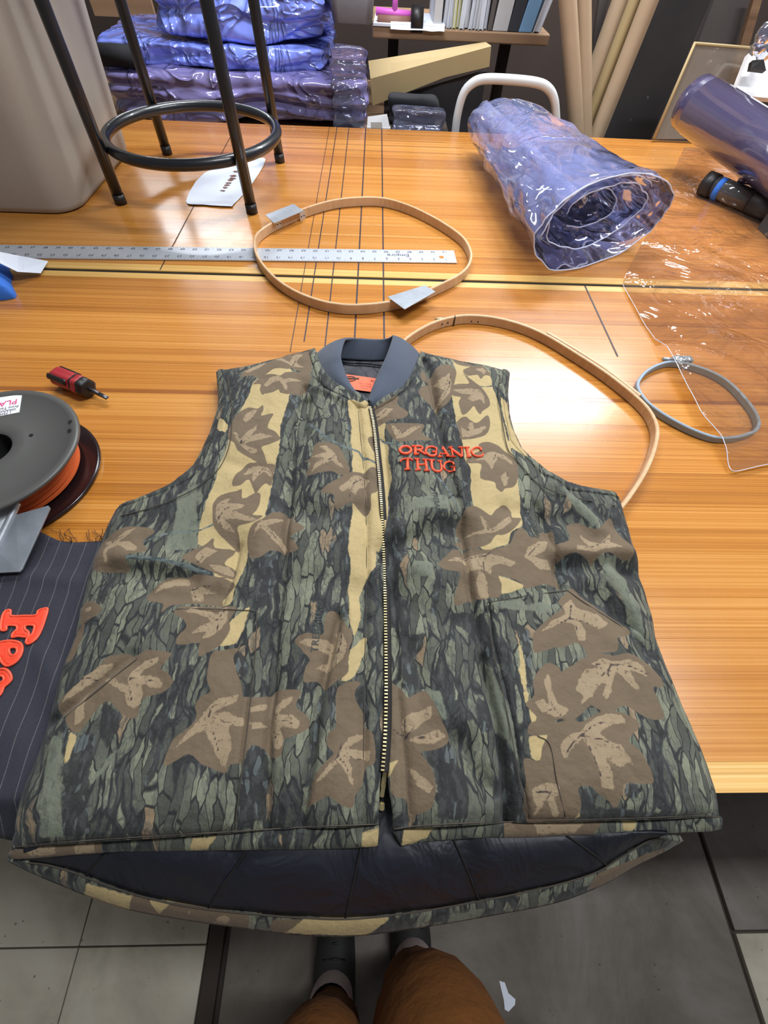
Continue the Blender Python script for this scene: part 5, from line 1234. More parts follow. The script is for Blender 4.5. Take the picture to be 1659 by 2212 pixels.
def cloth_h(P):
    """height of the upper cloth above the table, P in metres"""
    d = np.full(len(P), 1e9)
    for l in OUTER: d = np.minimum(d, line_dist(P, l))
    z = .015 + .017 * (1 - np.exp(-d / .016))
    dh = np.full(len(P), 1e9)
    for l in HEMS: dh = np.minimum(dh, line_dist(P, l))
    z -= .014 * np.exp(-dh / .016)
    z -= .0045 * np.exp(-(line_dist(P, ZIP) / .010) ** 2)
    ds = np.full(len(P), 1e9)
    for s, a in zip(SEAMW, SEAMD):
        e = line_dist(P, s); z -= a * np.exp(-(e / .0035) ** 2); ds = np.minimum(ds, e)
    z += .008 * (1 - np.exp(-ds / .022))
    for l, a, w in FOLDW: z += 1.5 * a * np.exp(-(line_dist(P, l) / w) ** 2)
    return z
def cloth_z(P):
    P = np.asarray(P, float)
    return TZ + cloth_h(P) + .0042 * vnoise(P, 14, 2.2) + .0022 * vnoise(P, 36, 5.2) + .0008 * np.abs(vnoise(P, 80, 1.1))
def on_cloth(px, py, off=.0):
    z = .024
    for _ in range(4):
        p = at(px, py, z); z = float(cloth_z(np.array([p[:2]]))[0]) - TZ
    p = at(px, py, z); p[2] = TZ + z + off; return p

VE = thing('camouflage_vest', 'sleeveless leaf-and-bark camouflage work vest with knit collar lying face up on the table', 'vest', (0, .25, TZ))
STEP = .0022
def low_skirt(L): return np.maximum(TZ + .0015, L[:, 2] - .02) * (L[:, 1] > -.01) + (L[:, 2] - .008) * (L[:, 1] <= -.01)
for nm, pl, lb in (('front_panel', rp_xy, 'zip-edge front half carrying the teeth'), ('front_panel', lp_xy, 'front half with the orange embroidery')):
    V, Fc = grid_panel(pl, STEP, cloth_z, low_skirt)
    o = mesh(nm, V, Fc, M['camo'], VE, True, label=lb); put_print(o, V[:, :2])
def patch(name, px, off, step=STEP, zref=.024, parent=None, pr=None, veins=None, twigs=None, label=None, zfun=None, skirt=.004):
    pl = np.array([at(x, y, zref)[:2] for x, y in px]); e = pl
    def zf(P):
        d = -poly_sdf(P, e); return (zfun or cloth_z)(P) + off * np.clip(d / .0015, 0, 1) ** .5
    V, Fc = grid_panel(pl, step, zf, lambda L: L[:, 2] - skirt)
    o = mesh(name, V, Fc, M['camo'], parent or VE, True, label=label); put_print(o, V[:, :2], pr, veins, twigs); return o
PKR = [(384,1318),(430,1317),(500,1319),(556,1322),(554,1400),(546,1490),(538,1560),(526,1658),(516,1735),(510,1794),(400,1800),(250,1808),(120,1818),(45,1826),(62,1745),(90,1660),(118,1580),(142,1553),(186,1516),(240,1472),(300,1424),(350,1370)]
PKL = [(1050,1304),(1120,1292),(1180,1283),(1223,1277),(1270,1310),(1330,1348),(1385,1390),(1420,1482),(1440,1500),(1480,1595),(1506,1650),(1530,1708),(1548,1758),(1400,1764),(1300,1767),(1142,1770),(1130,1720),(1121,1692),(1105,1601),(1082,1486),(1061,1395)]
patch('pocket', PKR, .0028, label='slant pocket on the zip-teeth side')
patch('pocket', PKL, .0030, label='slant pocket under the embroidery')
# armhole bindings
patch('armhole_binding', [(472,816),(474,835),(477,870),(476,895),(468,925),(458,955),(440,990),(425,1015),(405,1035),(380,1055),(345,1075),(310,1088),(285,1095),(264,1112),(262,1117),(340,1095),(386,1076),(432,1051),(475,1012),(497,960),(502,900),(501,873),(491,815)], .0022, zref=.014)
patch('armhole_binding', [(1097,817),(1095,840),(1093,870),(1096,905),(1106,945),(1122,980),(1145,1005),(1175,1030),(1210,1047),(1250,1060),(1290,1069),(1315,1075),(1330,1094),(1269,1083),(1214,1071),(1161,1046),(1132,1016),(1109,988),(1095,969),(1084,912),(1076,854),(1080,812)], .0022, zref=.014)
# hem bands with their own bias-cut print
def hem(seam, bottom, name, tans, browns, lights, zr=.011):
    pl = seam + bottom[::-1]
    pr = dict(tan=[to_xy(p, zr) for p in tans], leaf=[to_xy(p, zr) for p in browns], light=[to_xy(p, zr) for p in lights])
    hb_ = np.array([at(x, y, zr)[:2] for x, y in bottom])
    def zf(P): return TZ + .0150 - .007 * np.exp(-line_dist(P, hb_) / .006) + .001 * vnoise(P, 60, 3)
    return patch(name, pl, .0012, zref=zr, pr=pr, veins=[], twigs=[], zfun=zf, skirt=.007)
hem([(33,1830),(120,1821),(250,1811),(400,1802),(520,1795),(640,1787),(740,1783),(819,1780)], [(6,1852),(30,1858),(60,1856),(150,1848),(250,1841),(400,1839),(520,1838),(640,1836),(740,1834),(775,1833),(816,1829)], 'hem_band',
    [[(783,1795),(822,1786),(816,1832),(780,1830)], [(420,1810),(470,1806),(450,1835),(410,1838)]], [[(10,1840),(130,1820),(225,1818),(215,1850),(20,1862)]], [[(60,1832),(120,1824),(125,1846),(60,1850)], [(170,1822),(210,1820),(200,1846),(160,1848)]])
hem([(847,1792),(900,1784),(1000,1778),(1100,1775),(1200,1772),(1300,1769),(1400,1766),(1500,1762),(1556,1764)], [(868,1830),(920,1819),(1000,1813),(1060,1810),(1100,1812),(1140,1810),(1180,1808),(1250,1805),(1350,1803),(1450,1801),(1540,1797),(1563,1791)], 'hem_band',
    [[(872,1786),(940,1780),(920,1812),(868,1828)], [(1340,1772),(1372,1770),(1368,1795),(1345,1795)]], [[(1085,1776),(1300,1770),(1280,1806),(1090,1812)]], [[(1150,1776),(1260,1774),(1240,1800),(1160,1802)]])

# zip
zc = [on_cloth(x, y) for x, y in ((799,884),(807,925),(813,980),(819,1040),(824,1110),(828,1200),(831,1300),(832.5,1400),(833,1480),(832,1560),(829,1620),(825,1668))]
zl = smoothline(zc, 12)
sweep('zip_tape', [p + np.array([.002, 0, .0018]) for p in zl], rect(.008, .0016), M['seam_dark'], VE)
V, Fc = [], []
Lc = 0.0; nxt = 0.0; tcount = 0
for a, b in zip(zl[:-1], zl[1:]):
    L = np.linalg.norm(b - a); t = (b - a) / L; s = np.array([t[1], -t[0], 0])
    while nxt < Lc + L:
        c_ = a + t * (nxt - Lc) + np.array([0, 0, .0040]); bs = len(V)
        for dz in (-.0008, .0008):
            for ds_, dt_ in ((-.0019, -.0006), (.0012, -.0006), (.0012, .0006), (-.0019, .0006)): V.append(c_ + s * ds_ + t * dt_ + np.array([0, 0, dz]))
        for f in ((0, 3, 2, 1), (4, 5, 6, 7), (0, 1, 5, 4), (1, 2, 6, 5), (2, 3, 7, 6), (3, 0, 4, 7)): Fc.append(tuple(bs + i for i in f))
        nxt += .0031
    Lc += L
mesh('zip_teeth', V, Fc, M['brass'], VE, kind='stuff', label='fine brass zip teeth')
q0, q1 = at(829, 1668, .016), at(826, 1702, .012)
sld = slab('zip_slider', [at(822, 1702, .014), at(833, 1704, .014), at(838, 1640, .02), at(832, 1638, .02)], .003, M['brass'], VE, .0006)
slab('pull_tab', [at(820, 1722, .012), at(829, 1724, .012), at(834, 1692, .016), at(826, 1690, .016)], .0025, M['brass'], sld, .0006)
slab('zip_stop', [at(819, 1752, .010), at(830, 1753, .010), at(831, 1734, .012), at(820, 1733, .012)], .004, M['brass'], VE, .0008)

# top stitching
def stitch(px, off=.0009, r=.00038):
    sweep('stitch_line', smoothline([on_cloth(x, y, off) for x, y in px], 4), circ(r, 5), M['stitch'], VE)
stitch([(774,889),(784,1000),(790,1083),(792,1198),(790,1330),(788,1450),(786,1600),(782,1775)])
stitch([(384,1318),(430,1317),(500,1319),(556,1322)], .0032, .0005); stitch([(556,1322),(554,1400),(546,1490),(538,1560),(526,1658),(516,1735),(510,1790)], .0032, .0005)
stitch([(1050,1304),(1120,1292),(1180,1283),(1222,1278)], .0034, .0005); stitch([(1050,1304),(1061,1395),(1082,1486),(1105,1601),(1121,1692),(1130,1720),(1142,1766)], .0034, .0005)
stitch([(1223,1278),(1270,1311),(1330,1349),(1385,1391)], .0034, .0005); stitch([(300,1424),(240,1472),(186,1516),(142,1553)], .0034, .0005)
stitch([(1158,1590),(1185,1610),(1200,1690),(1218,1764)], .0036, .0005)
stitch([(491,815),(501,873),(502,900),(497,960),(475,1012),(432,1051),(386,1076),(340,1095),(262,1117)], .002, .0006)
stitch([(1080,813),(1076,854),(1084,912),(1095,969),(1109,988),(1132,1016),(1161,1046),(1214,1071),(1269,1083),(1328,1095)], .002, .0007)
stitch([(36,1829),(120,1821),(250,1811),(400,1802),(520,1795),(640,1787),(740,1783),(817,1780)], .0016, .0005)
stitch([(850,1791),(900,1784),(1000,1778),(1100,1775),(1200,1772),(1300,1769),(1400,1766),(1500,1762),(1553,1764)], .0016, .0005)

# neck facing, lining, label
patch('neck_facing', [(684,768),(690,790),(698,810),(713,830),(736,848),(761,861),(786,871),(798,880),(790,893),(752,880),(722,866),(700,852),(686,830),(678,806),(672,790),(668,770)], .0035, zref=.024)
patch('neck_facing', [(803,884),(820,881),(848,868),(870,851),(888,827),(898,805),(902,812),(893,836),(874,860),(850,880),(824,892),(806,896)], .0025, zref=.024)
def lin_z(P): return TZ + .0055 + .0022 * np.abs(vnoise(P, 26, 4)) + .0012 * vnoise(P, 60, 2)
V, Fc = grid_panel([at(x, y, .006)[:2] for x, y in ((690,768),(740,764),(800,766),(860,766),(900,770),(895,812),(870,850),(805,892),(790,892),(740,860),(705,825))], .004, lin_z)
mesh('neck_lining', V, Fc, M['lining'], VE, True)
TL, TRr, BR_, BL_ = at(738, 807, .009), at(824, 819, .009), at(812, 848, .009), at(728, 836, .009)
lb_ = slab('maker_label', [BL_, BR_, TRr, TL], .0008, M['orange_label'], VE, label='orange woven neck label')
ul = (TRr - TL); ul[2] = 0; ul /= np.linalg.norm(ul); vl = np.array([-ul[1], ul[0], 0])
def lt(px, py, s, size): o_ = at(px, py, .0093); return (s, size, (o_[0], o_[1], TZ + .0096), tuple(ul), tuple(vl))
text_many('label_print', [lt(805, 823, 'XL', .0062), lt(789, 829, 'SHELL  A  NYLON', .0026), lt(790, 834, 'LINING NYLON', .0026), lt(786, 838.5, 'MADE IN', .0026)], M['stitch'], lb_)
oc = at(757, 818, .0095); lp_ = [np.array([oc[0] + .0085 * math.cos(t), oc[1] + .0055 * math.sin(t), TZ + .0096]) for t in np.linspace(0, 2 * math.pi, 25)[:-1]]
sweep('emblem_ring', lp_, rect(.0016, .0004), M['stitch'], lb_, True)
sweep('emblem_bar', [np.array([oc[0] - .004, oc[1], TZ + .0097]), np.array([oc[0] + .014, oc[1] + .001, TZ + .0097])], rect(.0030, .0004), M['stitch'], lb_)

# knit collar
S_ = [(797,881,.024),(785,872,.026),(760,863,.027),(735,850,.028),(712,832,.028),(697,812,.026),(688,790,.022),(683,768,.014),(715,773,.007),(760,777,.006),(800,779,.006),(845,778,.006),(880,774,.007),(908,770,.014),(902,795,.024),(889,828,.028),(869,854,.028),(840,874,.027),(803,885,.025)]
U_ = [(792,869,.029),(786,864,.031),(773,853,.034),(758,834,.038),(746,809,.042),(739,787,.045),(737,766,.048),(745,736,.042),(756,731,.036),(775,731,.031),(800,733,.030),(825,733,.031),(840,730,.036),(848,727,.043),(843,747,.047),(833,775,.046),(820,803,.041),(806,838,.037),(796,868,.031)]
sc3 = smoothline([at(*p) for p in S_], 8); uc3 = smoothline([at(*p) for p in U_], 8)
V, Fc, rb3 = [], [], []
NA = 12; acc = 0.0
for i, (s, u) in enumerate(zip(sc3, uc3)):
    if i: acc += .5 * (np.linalg.norm(s - sc3[i - 1]) + np.linalg.norm(u - uc3[i - 1]))
    for j in range(NA + 1):
        t = j / NA; p = s + (u - s) * t
        p = p + np.array([0, 0, .007 * math.sin(math.pi * t) ** .8 * (1 if (i < 60 or i > 100) else .2)]); V.append(p); rb3.append(acc)
n_i = len(sc3)
for i in range(n_i - 1):
    for j in range(NA): a_ = i * (NA + 1) + j; Fc.append((a_, a_ + 1, a_ + NA + 2, a_ + NA + 1))
co_ = mesh('knit_collar', V, Fc, M['knit'], VE, True, label='slate blue ribbed knit collar')
at_ = co_.data.attributes.new('rib', 'FLOAT', 'POINT'); at_.data.foreach_set('value', np.array(rb3, np.float32))
md = co_.modifiers.new('thick', 'SOLIDIFY'); md.thickness = .0035; md.offset = 0
sweep('collar_seam', smoothline([at(x, y + 3, .009) for x, y in ((738, 778), (760, 781), (790, 782), (815, 785), (836, 788))], 6), circ(.0016, 6), M['lining'], VE)

# drop tail with lining
TI = [(66,1862),(110,1868),(165,1884),(215,1904),(300,1932),(400,1955),(520,1970),(650,1980),(760,1983),(900,1968),(1050,1942),(1180,1915),(1280,1885),(1340,1850),(1395,1817),(1425,1808)]
TO = [(14,1858),(80,1890),(140,1915),(192,1936),(280,1965),(400,1987),(520,2004),(640,2019),(760,2022),(900,2005),(1060,1978),(1200,1950),(1300,1912),(1370,1872),(1430,1842),(1475,1816)]
nT = len(TI)
def tz_(i): s = i / (nT - 1); return max(0.0, math.sin(math.pi * s)) ** .7
ti = smoothline([at(x, y, -.002 - .036 * tz_(i)) for i, (x, y) in enumerate(TI)], 9)
to = smoothline([at(x, y, -.004 - .052 * tz_(i)) for i, (x, y) in enumerate(TO)], 9)
top_ = smoothline([at(95 + (1415 - 95) * i / (nT - 1), 1785, .003) for i in range(nT)], 9)
top2 = smoothline([at(170 + (1370 - 170) * i / (nT - 1), 1560, .005) for i in range(nT)], 9)
quilt = [at(x, 1880, -.02)[0] for x in (250, 515, 765, 1003, 1256)]
V, Fc = [], []; rows = 22
for i in range(len(ti)):
    for j in range(rows + 1):
        v = j / rows
        if v < .4: p = top2[i] + (top_[i] - top2[i]) * (v / .4)
        else:
            w = (v - .4) / .6; p = top_[i] + (ti[i] - top_[i]) * w
            p = p + np.array([0, 0, .010 * math.sin(math.pi * w)])
            g_ = min(abs(p[0] - q) for q in quilt); p[2] += .007 * (1 - math.exp(-g_ / .012)) * math.sin(math.pi * min(1, w * .9 + .1)) + .003 * noise.noise(Vector((p[0] * 22, p[1] * 22, 1)))
        V.append(p)
for i in range(len(ti) - 1):
    for j in range(rows): a_ = i * (rows + 1) + j; Fc.append((a_, a_ + 1, a_ + rows + 2, a_ + rows + 1))
ln = mesh('back_lining', V, Fc, M['lining'], VE, True, label='navy quilted satin lining of the drop tail')
for q in quilt:
    ii = min(range(len(ti)), key=lambda i: abs((ti[i][0] + top_[i][0]) / 2 - q))
    sweep('quilt_stitch', [np.array(V[ii * (rows + 1) + j]) + np.array([0, 0, .0012]) for j in range(9, rows + 1)], circ(.0009, 5), M['seam_dark'], ln)
V, Fc = [], []; NB = 8
for i in range(len(ti)):
    for j in range(NB + 1):
        t = j / NB; V.append(ti[i] + (to[i] - ti[i]) * t + np.array([0, 0, .003 * math.sin(math.pi * t) + .0015]))
for i in range(len(ti) - 1):
    for j in range(NB): a_ = i * (NB + 1) + j; Fc.append((a_, a_ + 1, a_ + NB + 2, a_ + NB + 1))
tr_ = mesh('tail_band', V, Fc, M['camo'], VE, True, label='camouflage band along the drop tail')
VV = np.array(V)[:, :2]
def z6(pts): return [(x * .5124, 1750 + y * .5124) for x, y in pts]
def z7(pts): return [(800 + x * .5178, 1750 + y * .5178) for x, y in pts]
zt6 = -.045; zt7 = -.022
put_print(tr_, VV, dict(tan=[to_xy(p, zt6) for p in (z6([(420,290),(590,350),(550,425),(370,365)]), z6([(650,362),(750,380),(665,445)]), z6([(1285,445),(1645,440),(1550,540),(1180,530)]), z7([(1060,200),(1110,180),(1080,260)]))],
                        leaf=[to_xy(p, zt6) for p in (z6([(590,345),(655,360),(680,450),(545,430)]), z6([(745,375),(1065,430),(1040,515),(670,450)]), z6([(1160,450),(1290,450),(1190,530),(1130,510)]), z7([(950,270),(1220,160),(1220,230),(930,350)]))] + [to_xy(p, zt7) for p in (z7([(950,270),(1210,150),(1215,230),(930,355)]),)],
                        light=[to_xy(p, zt6) for p in (z6([(930,440),(990,435),(960,480),(900,480)]), z6([(800,420),(820,415),(790,460)]))],
                        green=[to_xy(p, zt6) for p in (z7([(330,430),(480,400),(440,490),(320,500)]),)], dark=[to_xy(p, zt6) for p in (z7([(60,440),(200,435),(180,520),(20,520)]), z7([(760,330),(930,290),(920,360),(760,400)]))]), [], [])
for o_ in (ln, tr_):
    md = o_.modifiers.new('thick', 'SOLIDIFY'); md.thickness = .004; md.offset = -1
sweep('stitch_line', [p + np.array([0, 0, .003]) for p in ti], circ(.0007, 5), M['stitch'], VE)

# embroidered words
EO = (840, 940); ES = .13261
def ribbon(P, W, h=.0022, closed=False):
    P = smoothline(P, 5, closed) if len(P) > 2 else [P[0], (np.array(P[0]) + np.array(P[1])) / 2, np.array(P[1])]
    P = [np.array(p, float) for p in P]; T = frames(P, closed); V, Fc = [], []
    n = len(P); prof = [(-1, 0), (-.75, .7), (-.3, 1), (.3, 1), (.75, .7), (1, 0)]; m = len(prof)
    for i in range(n):
        s = np.array([T[i][1], -T[i][0], 0]); w = W[0] + (W[1] - W[0]) * i / max(1, n - 1)
        for a, b in prof: V.append(P[i] + s * a * w / 2 + np.array([0, 0, b * h]))
    for i in range(n if closed else n - 1):
        j = (i + 1) % n
        for q in range(m - 1): Fc.append((i * m + q, i * m + q + 1, j * m + q + 1, j * m + q))
    if not closed:
        Fc.append(tuple(range(m))); Fc.append(tuple((n - 1) * m + q for q in range(m))[::-1])
    return V, Fc
def el(cx, cy, rx, ry, n=18): return [(cx + rx * math.cos(2 * math.pi * i / n), cy + ry * math.sin(2 * math.pi * i / n)) for i in range(n)]
GL = [('O', [(el(268,248,92,58), 34, 34, True)]),
      ('R', [([(425,190),(432,318)], 36, 36), ([(368,190),(430,184)], 22, 20), ([(430,188),(505,188),(548,215),(515,245),(440,252)], 26, 24), ([(490,252),(540,285),(600,325)], 34, 26), ([(402,318),(490,316)], 22, 22)]),
      ('G', [([(772,262),(770,225),(715,198),(650,200),(605,235),(602,285),(650,332),(715,345),(765,330)], 22, 32), ([(768,335),(765,278)], 28, 26), ([(785,275),(700,280)], 22, 18)]),
      ('A', [([(880,200),(815,356)], 20, 18), ([(872,200),(975,354)], 34, 38), ([(840,312),(935,312)], 18, 18), ([(792,360),(872,360)], 18, 18), ([(918,357),(1002,360)], 18, 18)]),
      ('N', [([(1005,210),(1045,356)], 20, 20), ([(985,208),(1195,362)], 34, 36), ([(1180,210),(1195,360)], 22, 20), ([(1128,208),(1216,208)], 18, 18), ([(1002,362),(1088,362)], 18, 18), ([(972,206),(1040,206)], 18, 18)]),
      ('I', [([(1268,208),(1300,358)], 36, 36), ([(1226,208),(1306,208)], 18, 18), ([(1262,364),(1340,362)], 18, 18)]),
      ('C', [([(1500,255),(1478,215),(1420,208),(1362,236),(1346,282),(1390,340),(1450,354),(1510,345),(1535,312)], 26, 24), ([(1505,215),(1500,262)], 16, 16)]),
      ('T', [([(182,446),(200,414),(262,394),(345,394),(388,424)], 20, 20), ([(302,396),(304,562)], 40, 38), ([(250,568),(352,570)], 20, 20)]),
      ('H', [([(460,396),(474,574)], 36, 34), ([(592,406),(620,584)], 34, 34), ([(472,490),(612,486)], 22, 22), ([(414,396),(502,398)], 20, 20), ([(544,406),(642,408)], 20, 20), ([(426,578),(522,572)], 20, 20), ([(570,582),(666,586)], 20, 20)]),
      ('U', [([(692,416),(704,535),(748,588),(810,598),(852,568),(850,510),(836,430)], 36, 22), ([(644,412),(746,420)], 20, 20), ([(788,430),(866,434)], 18, 18)]),
      ('G', [([(1052,492),(1040,456),(985,442),(925,456),(896,512),(920,572),(980,604),(1040,598)], 22, 32), ([(1060,600),(1064,532)], 30, 28), ([(1082,528),(995,532)], 22, 18)])]
for ch, strokes in GL:
    V, Fc = [], []
    for stt in strokes:
        P = [on_cloth(EO[0] + x * ES, EO[1] + y * ES, .0006) for x, y in stt[0]]
        sc0 = 1.28 * px_scale(EO[0] + stt[0][0][0] * ES, EO[1] + stt[0][0][1] * ES) * ES
        v, f = ribbon(P, (stt[1] * sc0, stt[2] * sc0), closed=len(stt) > 3)
        b = len(V); V += v; Fc += [tuple(b + i for i in q) for q in f]
    mesh('embroidered_letter', V, Fc, M['thread_orange'], VE, True)
# printed maker marks in the bark
def pm(s, px, py, ang, size):
    p = on_cloth(px, py); a = math.radians(ang)
    return (s, size, p, (math.cos(a), math.sin(a), 0), (-math.sin(a), math.cos(a), 0))
M['print_ink'] = plain('bark_print_ink', (62, 66, 64), .8)
text_many('maker_print', [pm('TREBARK®', 944, 1090, -88, .0095), pm('TREBARK®', 686, 1352, 88, .0105), pm('TREBARK®', 1148, 1128, -86, .0095)], M['print_ink'], VE,
          lambda x, y: float(cloth_z(np.array([[x, y]]))[0]) + .0007, split=True)

# ---------------------------------------------------------------- pinstripe fabric with orange letters
k = NT('pinstripe_wool'); co = k.coord()
sa, sb = at(130, 1174), at(50, 1380); ang = math.atan2(sb[1] - sa[1], sb[0] - sa[0])
m = k.mapping(co, (1, 1, 1), (0, 0, -(ang - math.pi / 2)))
sx = k.add('ShaderNodeSeparateXYZ'); k.lk(m, sx.inputs[0])
fr = k.math('FRACT', k.math('DIVIDE', k.math('ADD', sx.outputs[0], k.math('MULTIPLY', k.noise(co, 9, 2), .006)), .0155))
st_ = k.math('LESS_THAN', k.math('ABSOLUTE', k.math('SUBTRACT', fr, .5)), .028)
dots = k.math('GREATER_THAN', k.math('FRACT', k.math('MULTIPLY', sx.outputs[1], 620.0)), .4)
fac = k.math('MULTIPLY', st_, dots)
bc = k.mix(k.noise(co, 500, 2), srgb(36, 37, 46), srgb(52, 53, 64))
k.set(Base_Color=k.mix(k.math('MULTIPLY', fac, .42), bc, srgb(158, 152, 150)), Roughness=.88, Normal=k.bump(k.noise(co, 700, 2), .25, .0006))
M['pinstripe'] = k.m
M['letter_felt'] = plain('orange_felt', (242, 74, 46), .6, var=.05, scale=200)
M['letter_edge'] = plain('orange_satin_edge', (250, 92, 62), .45)
FB = thing('pinstripe_fabric', 'navy pinstripe fabric with big orange applique letters lying left of the vest', 'fabric', at(60, 1400))
fpx = [(60,1140),(90,1150),(110,1160),(130,1169),(165,1172),(200,1170),(235,1166),(290,1160),(320,1250),(300,1400),(260,1560),(200,1700),(160,1820),(60,1840),(0,1830),(-120,1800),(-160,1500),(-140,1300),(-60,1180)]
fxy = np.array([at(x, y, .003)[:2] for x, y in fpx])
foldl = [(to_xy([(16,1250),(80,1245),(160,1255)], .003), .003, .010), (to_xy([(30,1440),(75,1400),(110,1450),(125,1520)], .003), .003, .010), (to_xy([(0,1560),(60,1620),(90,1720)], .003), .003, .02)]
def fab_z(P):
    z = .0028 + .0018 * np.abs(vnoise(P, 18, 6)) + 0 * P[:, 0]
    for l, a, w in foldl: z = z + a * np.exp(-(line_dist(P, l) / w) ** 2)
    over = np.clip(-.009 - P[:, 1], 0, None); z = z - over * .9
    return TZ + z
V, Fc = grid_panel(fxy, .004, fab_z)
ff = mesh('cloth', V, Fc, M['pinstripe'], FB, True)
md = ff.modifiers.new('thick', 'SOLIDIFY'); md.thickness = .0012
def z8(pts): return [(x * .3254, 780 + y * .3254) for x, y in pts]
def applique(name, outer, hole=None):
    pl = [at(x, y, .005)[:2] for x, y in z8(outer)]
    pl = np.array([p for p in smoothline(pl, 3, True)])
    hl = None if hole is None else np.array([p for p in smoothline([at(x, y, .005)[:2] for x, y in z8(hole)], 3, True)])
    def zf(P):
        d = -poly_sdf(P, pl)
        if hl is not None: d = np.minimum(d, poly_sdf(P, hl))
        return fab_z(P) + .0018 * np.clip(d / .002, 0, 1) ** .5 + .0006 - .0006 * np.clip((d - .0025) / .001, 0, 1)
    V, Fc = grid_panel(pl, .0018, zf, lambda L: L[:, 2] - .002)
    if hl is not None:
        cen = np.array([np.mean([V[i][:2] for i in f], axis=0) for f in Fc]); keep = ~inside(cen, hl); Fc = [f for f, q in zip(Fc, keep) if q]
    o = mesh(name, V, Fc, M['letter_felt'], FB, True)
    def border(pp, off):
        B = [np.array([p[0], p[1], float(fab_z(np.array([p]))[0]) + .0016]) for p in pp]
        sweep('satin_border', B, circ(.0013, 6), M['letter_edge'], o, True)
    border(pl, 0)
    if hl is not None: border(hl, 0)
    return o
applique('applique_letter', [(15,1690),(40,1655),(68,1655),(72,1690),(150,1690),(240,1688),(255,1660),(290,1645),(318,1648),(300,1720),(275,1790),(245,1850),(205,1880),(180,1872),(182,1845),(215,1815),(232,1765),(215,1752),(170,1755),(165,1780),(190,1800),(185,1832),(120,1825),(78,1832),(85,1805),(110,1780),(105,1755),(45,1755),(40,1785),(5,1780)])
applique('applique_letter', [(-60,1890),(0,1865),(70,1855),(130,1870),(157,1910),(150,1960),(115,2005),(60,2028),(15,2000),(-10,1960),(-30,1990),(-70,1960)], [(62,1905),(108,1902),(118,1935),(90,1958),(62,1938)])
applique('applique_letter', [(-120,2060),(-20,2050),(35,2045),(70,2068),(78,2110),(55,2140),(25,2165),(5,2212),(-40,2240),(-110,2200)], [(-20,2095),(20,2090),(28,2115),(0,2135),(-25,2125)])
rt = random.Random(11)
for i in range(16):
    bx = rt.choice((132, 160, 170, 200, 222, 232)) + rt.uniform(-8, 8); by = 1170
    P = [at(bx, by, .003)]
    dx, dy = rt.uniform(-22, 12), rt.uniform(-30, -8)
    for s in (.35, .7, 1): P.append(at(bx + dx * s + rt.uniform(-7, 7), by + dy * s + rt.uniform(-3, 3), .003 + .004 * math.sin(3 * s)))
    for p in P: p[2] = max(p[2], TZ + .0015)
    sweep('loose_thread', smoothline(P, 5), circ(.00035, 5), M['thread'], FB)

# ---------------------------------------------------------------- person standing at the table
PE = thing('person', 'person in brown work trousers, dark shoes and pale socks standing at the table edge', 'person', (0, -.36, 0))
k = NT('brown_duck_cloth'); co = k.coord()
k.set(Base_Color=k.mix(k.noise(co, 10, 4), srgb(122, 74, 30), srgb(160, 102, 46)), Roughness=.85, Normal=k.bump(k.noise(co, 22, 5), .5, .01)); M['trousers'] = k.m
M['sock'] = plain('pale_sock', (196, 176, 172), .85, bump=.2, scale=120); M['shoe'] = plain('dark_grey_shoe', (40, 40, 38), .7, bump=.2, scale=80)
def skin_mesh(name, verts, edges, radii, mat, parent, sub=2):
    me = bpy.data.meshes.new(name); me.from_pydata(verts, edges, [])
    o = bpy.data.objects.new(name, me); COL.objects.link(o)
    sm = o.modifiers.new('skin', 'SKIN'); sm.use_smooth_shade = True
    for i, r in enumerate(radii): me.skin_vertices[0].data[i].radius = r if isinstance(r, tuple) else (r, r)
    me.skin_vertices[0].data[0].use_root = True
    ss = o.modifiers.new('sub', 'SUBSURF'); ss.levels = sub; ss.render_levels = sub
    dg = bpy.context.evaluated_depsgraph_get(); m2 = bpy.data.meshes.new_from_object(o.evaluated_get(dg))
    bpy.data.objects.remove(o)
    m2.materials.clear(); m2.materials.append(mat)
    ob = bpy.data.objects.new(name, m2); return link(ob, parent)
hr, hl_ = at(896, 2075, -TZ + .11), at(716, 2150, -TZ + .11)
kr, kl = at(945, 2170, -TZ + .50), at(690, 2235, -TZ + .50)
for q_ in (hr, hl_, kr, kl): q_[1] -= .035
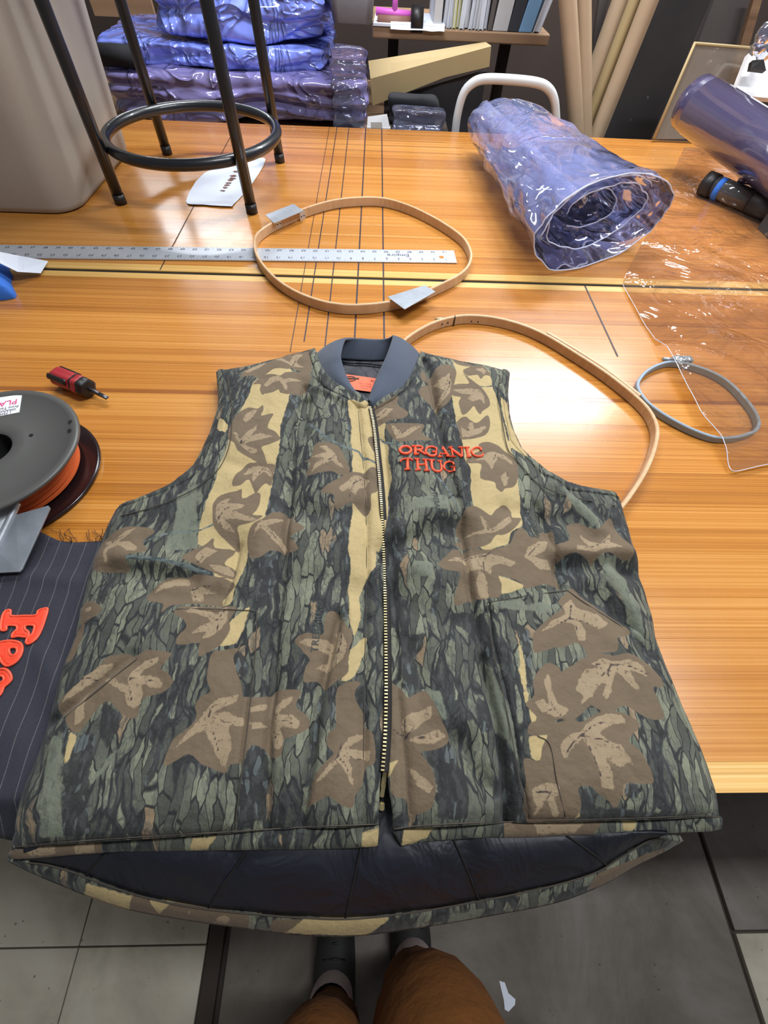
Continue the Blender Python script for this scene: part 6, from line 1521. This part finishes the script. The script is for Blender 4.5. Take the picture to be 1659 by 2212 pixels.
V = [(0.0, -.56, 1.0), (0.0, -.56, .92), (.095, -.52, .84), (kr[0] + .01, kr[1] - .06, .66), (kr[0], kr[1], .50), ((kr[0] + hr[0]) / 2, (kr[1] + hr[1]) / 2 - .02, .30), (hr[0], hr[1] - .01, .12), (hr[0], hr[1] - .01, .085),
     (-.095, -.52, .84), (kl[0] - .01, kl[1] - .06, .66), (kl[0], kl[1], .50), ((kl[0] + hl_[0]) / 2, (kl[1] + hl_[1]) / 2 - .02, .30), (hl_[0], hl_[1] - .01, .12), (hl_[0], hl_[1] - .01, .085)]
E_ = [(0, 1), (1, 2), (2, 3), (3, 4), (4, 5), (5, 6), (6, 7), (1, 8), (8, 9), (9, 10), (10, 11), (11, 12), (12, 13)]
V = [tuple(map(float, v)) for v in V]
skin_mesh('trousers', V, E_, [(.16, .12), (.17, .13), .11, .108, .104, .088, .076, .072, .10, .090, .080, .07, .064, .062], M['trousers'], PE)
for h in (hr, hl_):
    lathe('sock', [(.040, .02), (.041, .06), (.044, .10), (.042, .15)], M['sock'], PE, (h[0], h[1] + .022, 0.0), n=24)
    lo_ = []
    yb = h[1]
    for z, w, l0, l1 in ((.001, .043, -.085, .20), (.018, .047, -.088, .205), (.03, .046, -.085, .20), (.05, .044, -.08, .16), (.07, .041, -.07, .085), (.085, .040, -.058, .062)):
        lp = []
        for i in range(28):
            a = 2 * math.pi * i / 28; sy_ = math.sin(a); ln_ = l1 if sy_ > 0 else -l0
            wd = w * (1 - .18 * max(0, sy_) ** 2)
            lp.append((h[0] + wd * math.copysign(abs(math.cos(a)) ** .75, math.cos(a)), yb + ln_ * math.copysign(abs(sy_) ** .85, sy_), z))
        lo_.append(lp)
    sh_ = loft('shoe', lo_, M['shoe'], PE, True, False)
    loft('sole', [[(x, y, z2) for (x, y, _) in lo_[1]] for z2 in (.0005, .014)], M['soft_black'], sh_, True, True)
    for i in range(4):
        y_ = yb + .075 + i * .022; z_ = .072 - i * .009
        sweep('lace', [(h[0] - .024, y_, z_ - .004), (h[0], y_ + .004, z_ + .003), (h[0] + .024, y_, z_ - .004)], circ(.0022, 6), M['soft_black'], sh_)
